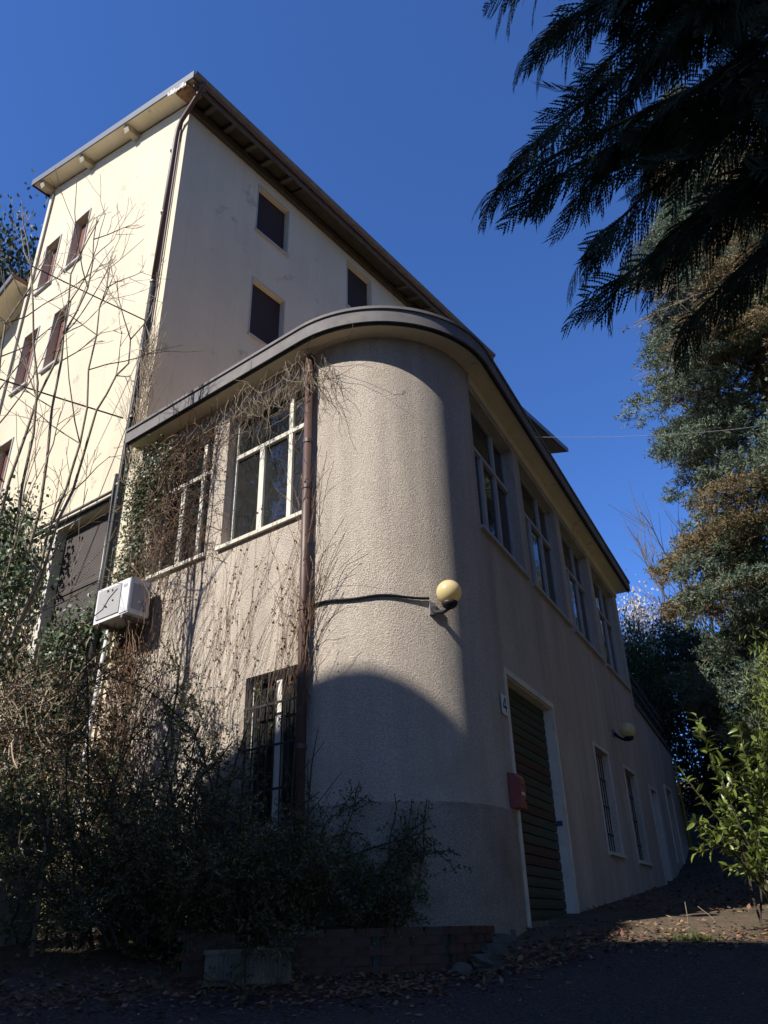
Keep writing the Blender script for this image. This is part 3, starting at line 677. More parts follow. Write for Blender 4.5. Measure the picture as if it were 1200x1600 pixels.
for i in range(20):
    M = Mt.copy(); M.translation = Vector(ft(.03+i*(Lt-.06)/19, .006, tz+.118)); inst('rib', ribm, M, tr)
gw = thing('garden_wall', FL(-2.85, 1.1, 0), 'short mossy garden wall with a flat concrete cap at the left', 'wall')
fbuild('wall', 'concrete', gw, FL, (-3.02, -2.84, 1.0, 3.8, -.5, 1.24)); fbuild('cap', 'concrete_pale', gw, FL, (-3.08, -2.78, .95, 3.85, 1.243, 1.30))
bd = fbuild('white_board', 'white_paint', None, FL, (-3.30, -2.72, .03, .055, .10, .74)); tag(bd, 'dirty white board leaning against the foot of the wall behind the bush', 'board')
mb = MB(); mb.tube([V(-3.23, 7.97, -.1), V(-3.25, 7.96, .5), V(-3.28, 7.95, 1.05)], [.022, .02, .017], 7)
tag(mb.build('wooden_stake', 'bark_pale', None, smooth=True), 'pale wooden stake standing in the sunlit undergrowth at the left', 'stake')
for i, (a_, b_) in enumerate((((2.66, 8.18, -.08), (2.68, 8.17, .19)), ((2.93, 8.08, -.02), (2.78, 8.14, .15)))):
    mb = MB(); mb.tube([V(*a_), (V(*a_)+V(*b_))/2+V(.01, 0, .005), V(*b_)], .0035, 5)
    tag(mb.build('dry_stick', 'bark_pale', None), ['dry stick standing upright at the sunlit edge of the drive', 'dry stick leaning to the left at the sunlit edge of the drive'][i], 'stick')

# ------------------------------------------------------------------ cables
def cable(a_, b_, sag, rad, label, name='overhead_cable', material='black_plastic'):
    mb = MB(); mb.tube([a_+(b_-a_)*t-UP*sag*4*t*(1-t) for t in np.linspace(0, 1, 15)], rad, 5); tag(mb.build(name, material), label, 'cable')
cable(p(-.08, .21, 9.6), p(-.08, .21, 9.6)+V(-8, -3.4, 3.3)*1.6, .3, .012, 'upper black cable running from the house corner to the left')
cable(p(-.08, .54, 7.7), p(-.08, .54, 7.7)+V(-8, -3.4, 1.95)*1.6, .3, .014, 'middle black cable running from the house corner to the left')
cable(p(-.08, 4.9, 8.6), p(-.08, 4.9, 8.6)+V(-6, -3, 1.9), .1, .014, 'lowest black cable at the left edge above the ivy')
cable(FR(1.68, .1, 6.70), V(9.4, 15.2, 10.2), .15, .0035, 'thin pale wire running from the annex soffit to the cedar', 'thin_wire', 'white_plastic')

# ------------------------------------------------------------------ vegetation helpers
def wander(start, d, length, steps, wob, droop=0., rng=nr):
    pts = [np.asarray(start, float)]; d = unit(np.asarray(d, float)); st = length/steps
    for i in range(steps):
        d = unit(d + rng.normal(size=3)*wob - UP*droop); pts.append(pts[-1]+d*st)
    return pts
def grow(mb, start, d, length, rad, depth, tips, wob=.12, spread=.6, kids=(3, 5), shrink=.62, lift=.05, seg=5, minr=.003):
    steps = max(3, int(length/.25)); pts = wander(start, unit(d), length, min(steps, 9), wob, -lift)
    n = len(pts); mb.tube(pts, list(np.linspace(rad, max(rad*.45, minr), n)), seg if rad > .012 else 3, cap=False)
    tips.append(pts)
    if depth <= 0: return
    for k in range(rnd.randint(*kids)):
        t = rnd.uniform(.3, 1.0); i = min(int(t*(n-1)), n-2); q = pts[i]+(pts[i+1]-pts[i])*((t*(n-1))-i)
        dd = unit(pts[i+1]-pts[i]); side = unit(np.cross(dd, nr.normal(size=3)))
        grow(mb, q, dd+side*spread*rnd.uniform(.6, 1.3), length*shrink*rnd.uniform(.6, 1.15), max(rad*.5, minr), depth-1, tips, wob, spread, kids, shrink, lift, seg, minr)
def along(tips, per_m, jit):
    """Points and directions sampled along twigs."""
    P_, D_ = [], []
    for pts in tips:
        pts = np.array(pts); seg = pts[1:]-pts[:-1]; L_ = np.linalg.norm(seg, axis=1)
        n = max(1, int(L_.sum()*per_m)); k = nr.choice(len(seg), n, p=L_/L_.sum()); t = nr.rand(n, 1)
        P_.append(pts[k]+seg[k]*t); D_.append(seg[k]/L_[k][:, None])
    P_ = np.concatenate(P_); D_ = np.concatenate(D_)
    return P_+nr.normal(size=P_.shape)*jit, D_

# ------------------------------------------------------------------ big dark conifer, upper right
def spray_shape():
    """A flat feathery frond 1 long: rachis, side shoots and scale-leaf points, as narrow diamonds."""
    quads = []
    def dia(a_, b_, w):
        a_, b_ = np.array(a_), np.array(b_); d_ = b_-a_; s_ = np.array([-d_[1], d_[0]]); s_ = s_/np.linalg.norm(s_)*w
        m_ = a_+d_*.4; quads.append([a_, m_+s_, b_, m_-s_])
    dia((0, 0), (1, 0), .016)
    n = 9
    for i in range(n):
        for sgn in (1, -1):
            t = .05+.88*(i+.5*(sgn > 0)+nr.uniform(-.2, .2))/n; ln = (.50*(1-t)**.75+.05)*nr.uniform(.7, 1.2); an = math.radians(40-12*t+nr.uniform(-7, 7))
            a_ = np.array((t, 0)); k = max(2, int(ln/.05)); c = a_; ang = sgn*an
            for j in range(k):
                c2 = c+ln/k*np.array((math.cos(ang), math.sin(ang))); dia(c-(c2-c)*.4, c2+(c2-c)*1.1, .0115); u = (j+.5)/k
                for s2 in (1, -1):
                    a2 = ang+s2*math.radians(nr.uniform(22, 36)); l2 = nr.uniform(.05, .09)*(1-.4*u); dia(c, (c[0]+l2*math.cos(a2), c[1]+l2*math.sin(a2)), .0085)
                c = c2; ang -= sgn*math.radians(3)
    q = np.array(quads); v = np.zeros((len(q)*4, 3)); v[:, :2] = q.reshape(-1, 2); return v
SPRS = [spray_shape() for _ in range(7)]
def fronds(specs):
    vs = []
    for pos, d, nrm, ln in specs:
        d = unit(d); s_ = unit(np.cross(nrm, d)); n_ = np.cross(d, s_)
        v = SPRS[rnd.randrange(7)].copy(); v[:, 2] = -.32*v[:, 0]**2 + .12*np.abs(v[:, 1])*-1        # droop
        vs.append(pos + ln*(v[:, :1]*d + v[:, 1:2]*s_ + v[:, 2:]*n_))
    v = np.concatenate(vs); return v, np.arange(len(v)).reshape(-1, 4)
TRK = V(3.75, 2.75, 0)
tips3 = [(0.68, 3.94, 4.54), (1.03, 3.66, 5.66), (0.96, 3.68, 6.52), (1.28, 3.68, 6.89), (1.53, 3.91, 5.64), (1.41, 4.27, 3.8), (1.36, 4.18, 4.11), (0.98, 3.98, 4.54), (1.4, 4.07, 4.63), (2.04, 4.46, 3.62), (1.37, 3.76, 6.22), (1.79, 3.58, 5.9), (1.9, 4.08, 4.82), (1.82, 3.78, 5.52), (2.08, 3.65, 4.61), (2.31, 3.75, 4.1), (2.0, 3.46, 5.4), (2.41, 3.32, 5.44), (1.89, 4.19, 4.16), (2.39, 3.21, 4.45), (2.37, 3.59, 5.21), (1.76, 4.14, 5.49), (2.23, 4.36, 4.45), (1.57, 3.79, 7.37), (2.16, 3.6, 7.17), (2.52, 3.36, 6.49), (0.89, 4.1, 4.97)]
con = thing('dark_conifer', TRK+UP*float(gz(3.75, 2.75)), 'dark shaded conifer with drooping feathery branches hanging into the upper right', 'tree')
tb = MB(); tb.tube([TRK+UP*z+V(.1*math.sin(z), 0, 0) for z in (-1.3, 1, 3, 5, 8, 12)], [.34, .30, .27, .24, .18, .08], 12); tb.build('trunk', 'bark_dark', con, smooth=True)
bm2 = MB(); specs = []
def conifer_branch(base, tip, dens=1.0, sz=1.0):
    base, tip = np.asarray(base, float), np.asarray(tip, float); L_ = np.linalg.norm(tip-base)
    n = 12; ts = np.linspace(0, 1, n); mid = unit(tip-base); lat = unit(np.cross(mid, UP))
    bend = nr.uniform(-.15, .15)
    pts = [base+(tip-base)*t + UP*(.30*L_*t*(1-t)*1.1) + lat*bend*math.sin(t*3) for t in ts]
    bm2.tube(pts, list(np.linspace(.035, .006, n)), 5, cap=False)
    k = int(L_*.8*18*dens)
    for i in range(k):
        t = .2+.8*(i+.5)/k; x = t*(n-1); j = min(int(x), n-2); q = pts[j]+(pts[j+1]-pts[j])*(x-j); d = unit(pts[j+1]-pts[j])
        sd_ = lat*(1 if i % 2 else -1)
        ln = sz*.74*(.30+.42*(1-abs(t-.55)*1.3))*nr.uniform(.75, 1.2)
        dd = d*.75+sd_*nr.uniform(.3, .7)*(1.15-t*.75)-UP*nr.uniform(.05, .45)
        specs.append((q, dd, UP*.9+nr.normal(size=3)*.5, ln))
    specs.append((pts[-2], unit(pts[-1]-pts[-3])-UP*.15, UP+nr.normal(size=3)*.1, .42*sz))
for tp in tips3:
    tp = np.array(tp); base = TRK+UP*(tp[2]+rnd.uniform(.3, 1.1)); back = unit((base-tp)*V(1, 1, 0)); conifer_branch(base, tp+back*.12+UP*.10, 1.0)
for k in range(46):                                          # the rest of the crown, over and around the camera's right
    z = rnd.uniform(3.2, 11); an = rnd.uniform(0, 2*math.pi); ln = rnd.uniform(2.0, 3.3)*(1.1-z*.045)
    tp = TRK+V(math.cos(an)*ln, math.sin(an)*ln, z-rnd.uniform(.3, 1.0))
    if tp[1] > 1 and tp[0] < TRK[0]-1.0 and tp[2] < 7.6: continue
    if tp[1] > 3.4 and tp[2] < 4.4: continue
    conifer_branch(TRK+UP*z, tp, .5, 1.5)
bm2.build('branches', 'bark_dark', con, kind='stuff')
v, f = fronds(specs); obj('crown', v, f, 'thuja', con)

# ------------------------------------------------------------------ needle trees on the right
def needle_tree(name, base, height, zlow, radius_f, label, leafmat, group, tuft=.095, per=3, dens=1.0, brown=0., second=None, droop=.30, whorl=.40, blen=15):
    th = thing(name, base, label, 'tree', group)
    mb = MB(); mb.tube([base+UP*z+V(.06*math.sin(z*.9), .05*math.cos(z*.7), 0) for z in np.linspace(-.3, height, 12)], list(np.linspace(.28, .03, 12)), 9); mb.build('trunk', 'bark', th, smooth=True)
    P_, D_, P2, D2 = [], [], [], []; br = MB(); z = zlow
    while z < height:
        for k in range(rnd.randint(4, 6)):
            an = rnd.uniform(0, 2*math.pi); R_ = radius_f(z)*rnd.uniform(.62, 1.08); d = V(math.cos(an), math.sin(an), .12); b0 = base+UP*z
            n = 9; pts = [b0+d*R_*t-UP*(droop*R_*t*t*rnd.uniform(.8, 1.2)) for t in np.linspace(0, 1, n)]
            br.tube(pts, list(np.linspace(.045, .008, n)), 4, cap=False); lat = unit(np.cross(d, UP))
            isb = rnd.random() < brown
            for j in range(int(blen*dens*max(R_, .8))):
                t = rnd.uniform(.22, 1.02)**.8; x = min(t, .999)*(n-1); i = int(x); q = pts[i]+(pts[i+1]-pts[i])*(x-i)
                wd = .46*R_*(1-.72*t)*rnd.uniform(-1, 1); q = q+lat*wd+UP*rnd.uniform(-.07, .04)-UP*.25*abs(wd)
                for u in range(per):
                    c = q+nr.normal(size=3)*V(.08, .08, .045); dr = unit(d*.7+lat*np.sign(wd)*.6+nr.normal(size=3)*.25)
                    m_ = 15; pp = np.tile(c, (m_, 1))+nr.rand(m_, 1)*dr*.24; ddir = dr*.5+rdir(m_)*.9+UP*.25
                    (P2 if isb else P_).append(pp); (D2 if isb else D_).append(ddir)
        z += whorl*rnd.uniform(.7, 1.3)
    br.build('branches', 'bark', th, kind='stuff')
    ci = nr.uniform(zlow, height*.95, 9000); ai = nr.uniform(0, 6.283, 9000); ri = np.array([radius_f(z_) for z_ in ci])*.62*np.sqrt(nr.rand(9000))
    PP = np.stack([base[0]+np.cos(ai)*ri, base[1]+np.sin(ai)*ri, base[2]+ci-.12*ri], 1); v, f = leaf_quads(PP, rdir(9000), nr.uniform(.12, .3, 9000), nr.uniform(.04, .09, 9000)); obj('shaded_core', v, f, 'dark_shrub', th)  # core leaves darkened to paint the shade between the branch tiers
    for PP, DD, mt, nm in ((P_, D_, leafmat, 'crown'), (P2, D2, second, 'brown_twigs')):
        if PP:
            PP = np.concatenate(PP); DD = np.concatenate(DD)
            v, f = leaf_quads(PP, DD, nr.uniform(.7, 1.3, len(PP))*tuft, nr.uniform(.7, 1.3, len(PP))*tuft*.22); obj(nm, v, f, mt, th)
    return th
bs = lambda x, y: V(x, y, float(gz(x, y)))
needle_tree('blue_cedar', bs(9.25, 15.4), 21, 2.6, lambda z: 3.3*np.interp(z, [0, 3, 8, 14, 21], [.75, .95, 1, .85, .1]), 'tall blue green cedar with layered tufted branches at the right', 'cedar', None, brown=.24, second='cedar_brown', dens=2.0, per=3)
needle_tree('blue_cedar', bs(12.6, 12.6), 20, 2.0, lambda z: 3.2*np.interp(z, [0, 3, 8, 14, 21], [.8, 1, 1, .8, .1]), 'second conifer mixed with brown growth at the right edge', 'cedar', None, brown=.4, second='cedar_brown', dens=.8, per=3)
needle_tree('brown_larch', bs(10.0, 12.6), 17, 9.2, lambda z: 3.0*np.interp(z, [8, 12, 14, 17], [.7, 1, .8, .1]), 'brown thin larch with bare outer twigs in front of the cedar', 'larch', None, tuft=.12, dens=.6, per=2, brown=.5, second='cedar_brown')
# bare, cone-hung branch reaching out of the larch
lb = thing('cone_branch', V(8.9, 13.3, 12.9), 'bare brown branch hung with cones against the sky', 'branch')
mb = MB(); tl = []
for tp in ((6.2, 14.75, 12.9), (6.6, 14.57, 13.6), (6.55, 14.56, 11.2), (6.9, 14.4, 12.2), (7.2, 14.3, 11.6)):
    b0 = V(9.4, 13.2, 12.9); tp = V(*tp); pts = [b0+(tp-b0)*t+UP*.25*math.sin(t*3.1)+nr.normal(size=3)*.05 for t in np.linspace(0, 1, 9)]
    mb.tube(pts, list(np.linspace(.05, .012, 9)), 5, cap=False); tl.append(pts)
    for j in range(16):
        i = rnd.randint(3, 7); grow(mb, pts[i]+(pts[i+1]-pts[i])*rnd.random(), nr.normal(size=3)*.8-UP*.5+(tp-b0)*.12, rnd.uniform(.3, .7), .01, 1, tl, wob=.25, minr=.006, kids=(1, 3))
mb.build('twigs', 'bark', lb)
P_, D_ = along(tl, 4, .03); v, f = leaf_quads(P_, rdir(len(P_)), .10, .055); obj('cones', v, f, 'bark', lb, kind='stuff')

# ------------------------------------------------------------------ leafy shrubs and broadleaf trees
def blob_shrub(name, base, rx, ry, h, n, leaf, width, leafmat, label, cat='shrub', group=None, clumps=26, upd=.3, z0=.1, stems=7):
    th = thing(name, base, label, cat, group); mb = MB(); cs = []
    for k in range(clumps):
        a_ = rnd.uniform(0, 6.283); r_ = math.sqrt(rnd.random()); t = rnd.random()**.8; prof = math.sin(math.pi*min(.12+.80*t, 1))**.6
        cs.append(base+V(math.cos(a_)*rx*r_*prof, math.sin(a_)*ry*r_*prof, z0*h+t*h*(1-z0)))
    for k in range(stems):
        c = cs[rnd.randrange(len(cs))]; mb.tube([base+V(rnd.uniform(-.1, .1), rnd.uniform(-.1, .1), -.1), (base+c)/2+nr.normal(size=3)*.06, c], [.03, .02, .006], 5, cap=False)
    for c in cs: 
        q = base+(c-base)*V(.4, .4, .55); mb.tube([q, c], [.012, .004], 3, cap=False)
    mb.build('stem', 'bark_dark', th)
    per = n//clumps; P_ = np.concatenate([c+nr.normal(size=(per, 3))*V(rx, ry, h*.5)*.16 for c in cs]); D_ = rdir(len(P_))+UP*upd + (P_-base-UP*h*.5)*.5/max(rx, .3)
    v, f = leaf_quads(P_, D_, nr.uniform(.7, 1.3, len(P_))*leaf, nr.uniform(.7, 1.2, len(P_))*width); obj('foliage', v, f, leafmat, th)
    return th
g = 'shaded shrubs beyond the annex'
blob_shrub('evergreen_shrub', bs(*FR(14.8, .9, 0)[:2]), 1.1, 1.1, 3.4, 9000, .12, .06, 'dark_shrub', 'dark shrub pressed against the end of the terrace wall', group=g)
blob_shrub('evergreen_shrub', bs(*FR(13.4, 2.3, 0)[:2]), 1.0, 1.0, 2.6, 9000, .11, .05, 'dark_shrub', 'dark rounded shrub right of the yellow pipe', group=g)
blob_shrub('evergreen_shrub', bs(*FR(12.0, 3.6, 0)[:2]), 1.0, 1.2, 3.0, 9000, .11, .05, 'dark_shrub', 'dark shrub below the cedar, behind the glossy laurel', group=g)
blob_shrub('evergreen_shrub', bs(*FR(17.4, .8, 0)[:2]), 1.7, 1.7, 5.0, 11000, .14, .07, 'dark_shrub', 'tall dark shrub above the railing beneath the cedar', group=g)
blob_shrub('evergreen_shrub', bs(*FR(15.6, 3.4, 0)[:2]), 1.5, 1.5, 4.2, 11000, .13, .06, 'dark_shrub', 'dark leafy mass under the lowest cedar branches', group=g)
blob_shrub('evergreen_shrub', bs(*FR(10.4, 5.4, 0)[:2]), 1.2, 1.2, 2.4, 9000, .11, .05, 'dark_shrub', 'dark shrub at the right edge behind the laurel', group=g)
blob_shrub('evergreen_shrub', bs(*FR(21, 3.5, 0)[:2]), 2.4, 2.4, 5.6, 12000, .17, .08, 'dark_shrub', 'far dark shrub closing the path between the trees', group=g)
blob_shrub('yew_tree', bs(*FR(15.6, -1.0, 0)[:2]), 1.15, 1.15, 5.5, 20000, .12, .035, 'yew', 'bright green yew behind the end of the annex', cat='tree', clumps=70, z0=.3)
blob_shrub('yew_tree', bs(*FR(18.4, .2, 0)[:2]), 1.3, 1.3, 5.6, 14000, .12, .035, 'yew', 'shorter green yew right of the terrace railing', cat='tree', clumps=50)
blob_shrub('evergreen_shrub', bs(*FR(14.6, -.6, 0)[:2]), .9, .9, 3.6, 9000, .11, .05, 'dark_shrub', 'dark shrub behind the terrace railing', group=g)
blob_shrub('yellow_shrub', bs(6.0, 11.6), 1.0, 1.0, 3.3, 9000, .12, .022, 'bamboo', 'yellow green feathery shrub above the laurel at the right edge', clumps=44)
def bare_tree(name, base, h, label, material, rad=.09, depth=3, n=1, spread=.55, kids=(3, 5), lean=V(0, 0, 1), leaf=None):
    th = thing(name, base, label, 'tree'); mb = MB(); tips = []
    for k in range(n): grow(mb, base-UP*.2, lean+nr.normal(size=3)*.12*(n > 1), h, rad, depth, tips, wob=.06, spread=spread, kids=kids, lift=.03, minr=.006)
    mb.build('trunk', material, th)
    if leaf:
        P_, D_ = along(tips[1:], leaf[1], leaf[4]); v, f = leaf_quads(P_, D_+rdir(len(P_)), nr.uniform(.7, 1.3, len(P_))*leaf[2], leaf[3]); obj('crown', v, f, leaf[0], th)
    return th
blob_shrub('blossom_tree', V(9.5, 28.5, 3.8), 1.3, 1.3, 6.7, 4500, .11, .09, 'blossom', 'tree in white blossom behind the end of the annex', cat='tree', clumps=90, z0=.35, stems=12)
for i, (x, y) in enumerate(((12.2, 31), (13.6, 33), (11.0, 33), (15, 30))):
    bare_tree('bare_tree', V(x, y, 4), 6.2, ['bare tree nearest the blossom', 'slender bare tree between blossom and cedar', 'bare tree behind the blossom', 'bare tree half hidden by the cedar'][i], 'bark', .10, 3, 2, kids=(4, 6), spread=.4)['group'] = 'bare trees on the far slope'
blob_shrub('background_tree', V(-15.5, 24, 3), 4.2, 4.2, 21.5, 30000, .26, .14, 'dark_shrub', 'dark green tree rising behind the house at the left edge', cat='tree', clumps=60)

# glossy laurel with leaves that can be told apart
lau = thing('laurel_shrub', bs(3.55, 8.2), 'sunlit glossy laurel with long light green leaves at the right edge', 'shrub')
mb = MB(); tl = []
for k in range(30):
    b0 = bs(3.72+rnd.uniform(-.3, .6), 8.3+rnd.uniform(-.3, .5)); h = rnd.uniform(.6, 2.0)
    d = V(rnd.uniform(-.40, .35), rnd.uniform(-.35, .3), 1); pts = wander(b0+UP*.05, d, h*1.05, 7, .10, .01); mb.tube(pts, list(np.linspace(.012, .004, 8)), 5, cap=False)
    for j in range(4):
        i = rnd.randint(2, 6); p2 = wander(pts[i], unit(pts[i+1]-pts[i])+rdir()*.9, rnd.uniform(.2, .42), 4, .1); mb.tube(p2, [.006, .005, .005, .004, .003], 4, cap=False); tl.append(p2)
    tl.append(pts[3:])
mb.build('stem', 'bark_dark', lau)
lv = np.array([(0, 0, 0), (.3, .5, .10), (.3, 0, 0), (.3, -.5, .10), (.68, .40, .02), (.68, 0, -.05), (.68, -.40, .02), (1, 0, -.16)], float)*V(1, .34, 1)
lf = [(0, 2, 1), (0, 3, 2), (1, 2, 5, 4), (2, 3, 6, 5), (4, 5, 7), (5, 6, 7)]
LM = mesh_data('leaf', lv, lf, 'laurel', True)
P_, D_ = along(tl, 42, .004); ordr = np.argsort(np.linalg.norm(P_, axis=1))
rest = MB()
for c_, i in enumerate(ordr):
    d = unit(D_[i]*.5+rdir()*.75+UP*.05); s_ = unit(np.cross(UP+nr.normal(size=3)*.5, d)); n_ = np.cross(d, s_); ln = nr.uniform(.08, .145)
    if c_ < 290:
        M = Matrix(((d[0]*ln, s_[0]*ln, n_[0]*ln, P_[i][0]), (d[1]*ln, s_[1]*ln, n_[1]*ln, P_[i][1]), (d[2]*ln, s_[2]*ln, n_[2]*ln, P_[i][2]), (0, 0, 0, 1))); inst('leaf', LM, M, lau)
    else: rest.add(P_[i]+ln*(lv[:, :1]*d+lv[:, 1:2]*s_+lv[:, 2:]*n_), lf)
if rest.n: rest.build('foliage', 'laurel', lau, smooth=True, kind='stuff')

# ------------------------------------------------------------------ overgrown bush in front of the annex
bush = thing('overgrown_bush', FL(-1.6, .8, 0), 'dark overgrown small leaved bush spreading across the annex wall', 'bush')
mb = MB(); tl = []
def stem(b0, d, ln, twigs, rad=.014, droop=.03, tw=(.25, .6)):
    pts = wander(b0, d, ln, 10, .20, droop); mb.tube(pts, list(np.linspace(rad, .004, 11)), 4, cap=False)
    for j in range(twigs):
        i = rnd.randint(1, 9); p2 = wander(pts[i], unit(pts[i+1]-pts[i])*.5+rdir(), rnd.uniform(*tw), 5, .18, .02); mb.tube(p2, [.005]*3+[.003]*3, 3, cap=False); tl.append(p2)
        for k in range(2):
            p3 = wander(p2[rnd.randint(1, 4)], rdir(), rnd.uniform(.12, .3), 3, .15); tl.append(p3)
    tl.append(pts[3:])
for k in range(104):
    s = rnd.uniform(-1.9, .55) if k < 86 else rnd.uniform(-4.3, -1.9); o_ = rnd.uniform(.35, 1.35)*(1 if s < -.6 else .75)
    top = np.interp(s, [-4.3, -3.4, -2.5, -1.2, -.2, .35, .7], [1.3, 1.8, 2.3, 2.15, 1.55, 1.1, .65])
    stem(FL(s, o_, -.05), nL*rnd.uniform(-.3, .45)+FL.t*rnd.uniform(-.7, .7)+UP*.9, top*rnd.uniform(.55, 1.25), 15)
for (s, o_, h) in ((-2.35, .5, 3.3), (-2.1, .4, 3.7), (-1.75, .5, 3.2), (-1.25, .5, 3.4), (-.95, .45, 3.9), (-.75, .4, 3.6), (-2.6, .6, 2.9), (-.45, .5, 3.1), (-1.5, .6, 3.0)):
    for r_ in range(2): stem(FL(s, o_, 0), FL.t*rnd.uniform(-.1, .14)+UP, h*rnd.uniform(.85, 1.08), 22, .016, 0, (.2, .5))
for k in range(10):                                           # shoots arching to the right across the drum
    stem(FL(-.3+.1*k*.5, 1.0, .1), FL.t*1.0+nL*.1+UP*rnd.uniform(.5, 1.2), rnd.uniform(1.2, 1.9), 10, .01, .06, (.15, .35))
for k in range(30):
    b0 = V(rnd.uniform(-1.0, .15), rnd.uniform(7.55, 7.95), 0); stem(b0, V(rnd.uniform(.0, .55), rnd.uniform(-.3, .2), 1), rnd.uniform(.5, 1.0)*(1.25-.35*b0[0]), 9, .008, .05, (.12, .32))
mb.build('stem', 'bark_dark', bush)
P_, D_ = along(tl, 58, .012); sv = (P_-A)@FL.t; P_ = P_[(nr.rand(len(P_)) < np.interp(sv, [-3, -1.6, -.8], [.6, .85, 1.]))]; P_ = P_[:]; v, f = leaf_quads(P_, rdir(len(P_)), nr.uniform(.5, 1.7, len(P_))*.034, nr.uniform(.6, 1.4, len(P_))*.016); obj('foliage', v, f, 'bush_leaf', bush)
print('bush leaves', len(P_))
for i, (s, o_, tp) in enumerate(((.12, .35, 2.35), (.42, .45, 1.75))):      # thin leafless saplings against the drum
    mb = MB(); tl2 = []; b0 = FL(s, o_, 0); pts = [b0, b0+UP*tp*.55+FL.t*.02, b0+UP*tp*.8+FL.t*.06, b0+UP*tp+FL.t*.14]; mb.tube(pts, [.012, .009, .007, .003], 5, cap=False)
    mb.tube([pts[1], pts[1]+UP*.22-FL.t*.12, pts[1]+UP*.5-FL.t*.16], [.006, .005, .003], 4, cap=False); mb.tube([pts[1], pts[1]+UP*.16+FL.t*.2, pts[1]+UP*.34+FL.t*.42], [.006, .005, .003], 4, cap=False)
    tag(mb.build('bare_sapling', 'bark_dark'), ['forked leafless sapling in front of the drum beside the rain pipe', 'short leafless sapling further right on the drum'][i], 'sapling')

# ------------------------------------------------------------------ climbing vines on the annex wall
def vines(name, label, runs, material, leaf=None):
    th = thing(name, runs[0][0], label, 'vine'); mb = MB(); tl = []
    for st, d, ln, rad, wob, fr in runs:
        n = max(4, int(ln/.09)); pts = [np.asarray(st, float)]; d = unit(np.asarray(d, float))
        for i in range(n):
            d = unit(d+(fr.t*nr.normal()+UP*nr.normal())*wob+fr.n*nr.normal()*wob*.5); q = pts[-1]+d*ln/n
            off_ = (q-fr.o)@fr.n
            if off_ < .012: q = q+fr.n*(.012-off_)
            if off_ > .35: q = q-fr.n*(off_-.35)*.5
            pts.append(q)
        mb.tube(pts, list(np.linspace(rad, rad*.6, len(pts))), 3, cap=False); tl.append(pts)
    mb.build('stems', material, th, kind='stuff')
    if leaf:
        P_, D_ = along(tl, leaf[1], leaf[4]); v, f = leaf_quads(P_, rdir(len(P_)), nr.uniform(.6, 1.3, len(P_))*leaf[2], leaf[3]); obj('leaves', v, f, leaf[0], th, kind='stuff')
    return th
R_ = []
for k in range(420):                                          # tangle over the left window
    s = rnd.uniform(-3.65, -1.95)+.25*rnd.random(); z = np.interp(rnd.random(), [0, 1], [4.6, 6.7]); R_.append((FL(s, rnd.uniform(.02, .22), z), FL.t*rnd.uniform(-1, 1)+UP*rnd.uniform(-1.6, .5), rnd.uniform(.3, .9), .0045, .35, FL))
vines('climbing_vine', 'brown leafless vine tangle hanging over the left window of the annex', R_, 'vine_brown', ('dry_leaf', 5, .04, .025, .03))
R_ = []
for k in range(210):                                          # curtain under the eave and round the pipe head
    s = rnd.choice((rnd.uniform(-2.0, .1), rnd.uniform(-.5, .35), rnd.gauss(-.02, .12), rnd.gauss(-1.05, .35)))
    b0 = FL(s, rnd.uniform(.02, .28), rnd.uniform(6.3, 6.82)) if s < 0 else cyl(PHI_L-s/RC, RC+rnd.uniform(.02, .15), rnd.uniform(6.2, 6.7))
    R_.append((b0, FL.t*rnd.uniform(-.7, .7)-UP, rnd.uniform(.25, 1.0), .0042, .28, FL))
vines('climbing_vine', 'grey vine strands dangling under the annex eave around the rain pipe', R_, 'vine_grey')
R_ = []
for k in range(120):
    s = rnd.uniform(-3.6, -.2); R_.append((FL(s, .02, rnd.uniform(1.6, 3.6)), UP+FL.t*rnd.uniform(.0, .45), rnd.uniform(.8, 1.9), .0032, .09, FL))
for k in range(150):
    s = rnd.gauss(-2.95, .28); R_.append((FL(s, rnd.uniform(.02, .3), rnd.uniform(1.2, 4.2)), UP+FL.t*rnd.uniform(-.5, .5), rnd.uniform(.5, 1.5), .005, .2, FL))
vines('climbing_vine', 'brown vine stems slanting up the sunlit wall below the annex windows', R_, 'vine_brown', ('dry_leaf', 3, .045, .03, .02))
R_ = []
for k in range(60): R_.append((FL(rnd.gauss(.02, .05), rnd.uniform(.05, .15), rnd.uniform(1.8, 4.6)), UP+FL.t*rnd.uniform(-.25, .25), rnd.uniform(.5, 1.3), .004, .16, FL))
vines('climbing_vine', 'thin vine stems wound along the annex rain pipe', R_, 'vine_brown', ('bush_leaf', 4, .03, .018, .02))
R_ = []
for k in range(170): R_.append((FL(-3.76-rnd.uniform(-.05, .32), rnd.uniform(.01, .09), rnd.uniform(6.4, 9.0)), UP+FL.t*rnd.uniform(-.2, .2), rnd.uniform(.4, 1.2), .005, .16, FL))
vines('climbing_vine', 'dry vine stems climbing the house corner beside the rain pipe', R_, 'vine_grey')
R_ = []
for k in range(90): R_.append((FL(rnd.uniform(-3.7, -3.15), rnd.uniform(.01, .05), rnd.uniform(1.2, 3.6)), UP, rnd.uniform(.3, .8), .006, .2, FL))
vines('climbing_vine', 'rust brown dead ivy on the wall below the air conditioner', R_, 'vine_brown', ('dry_leaf', 30, .06, .045, .03))

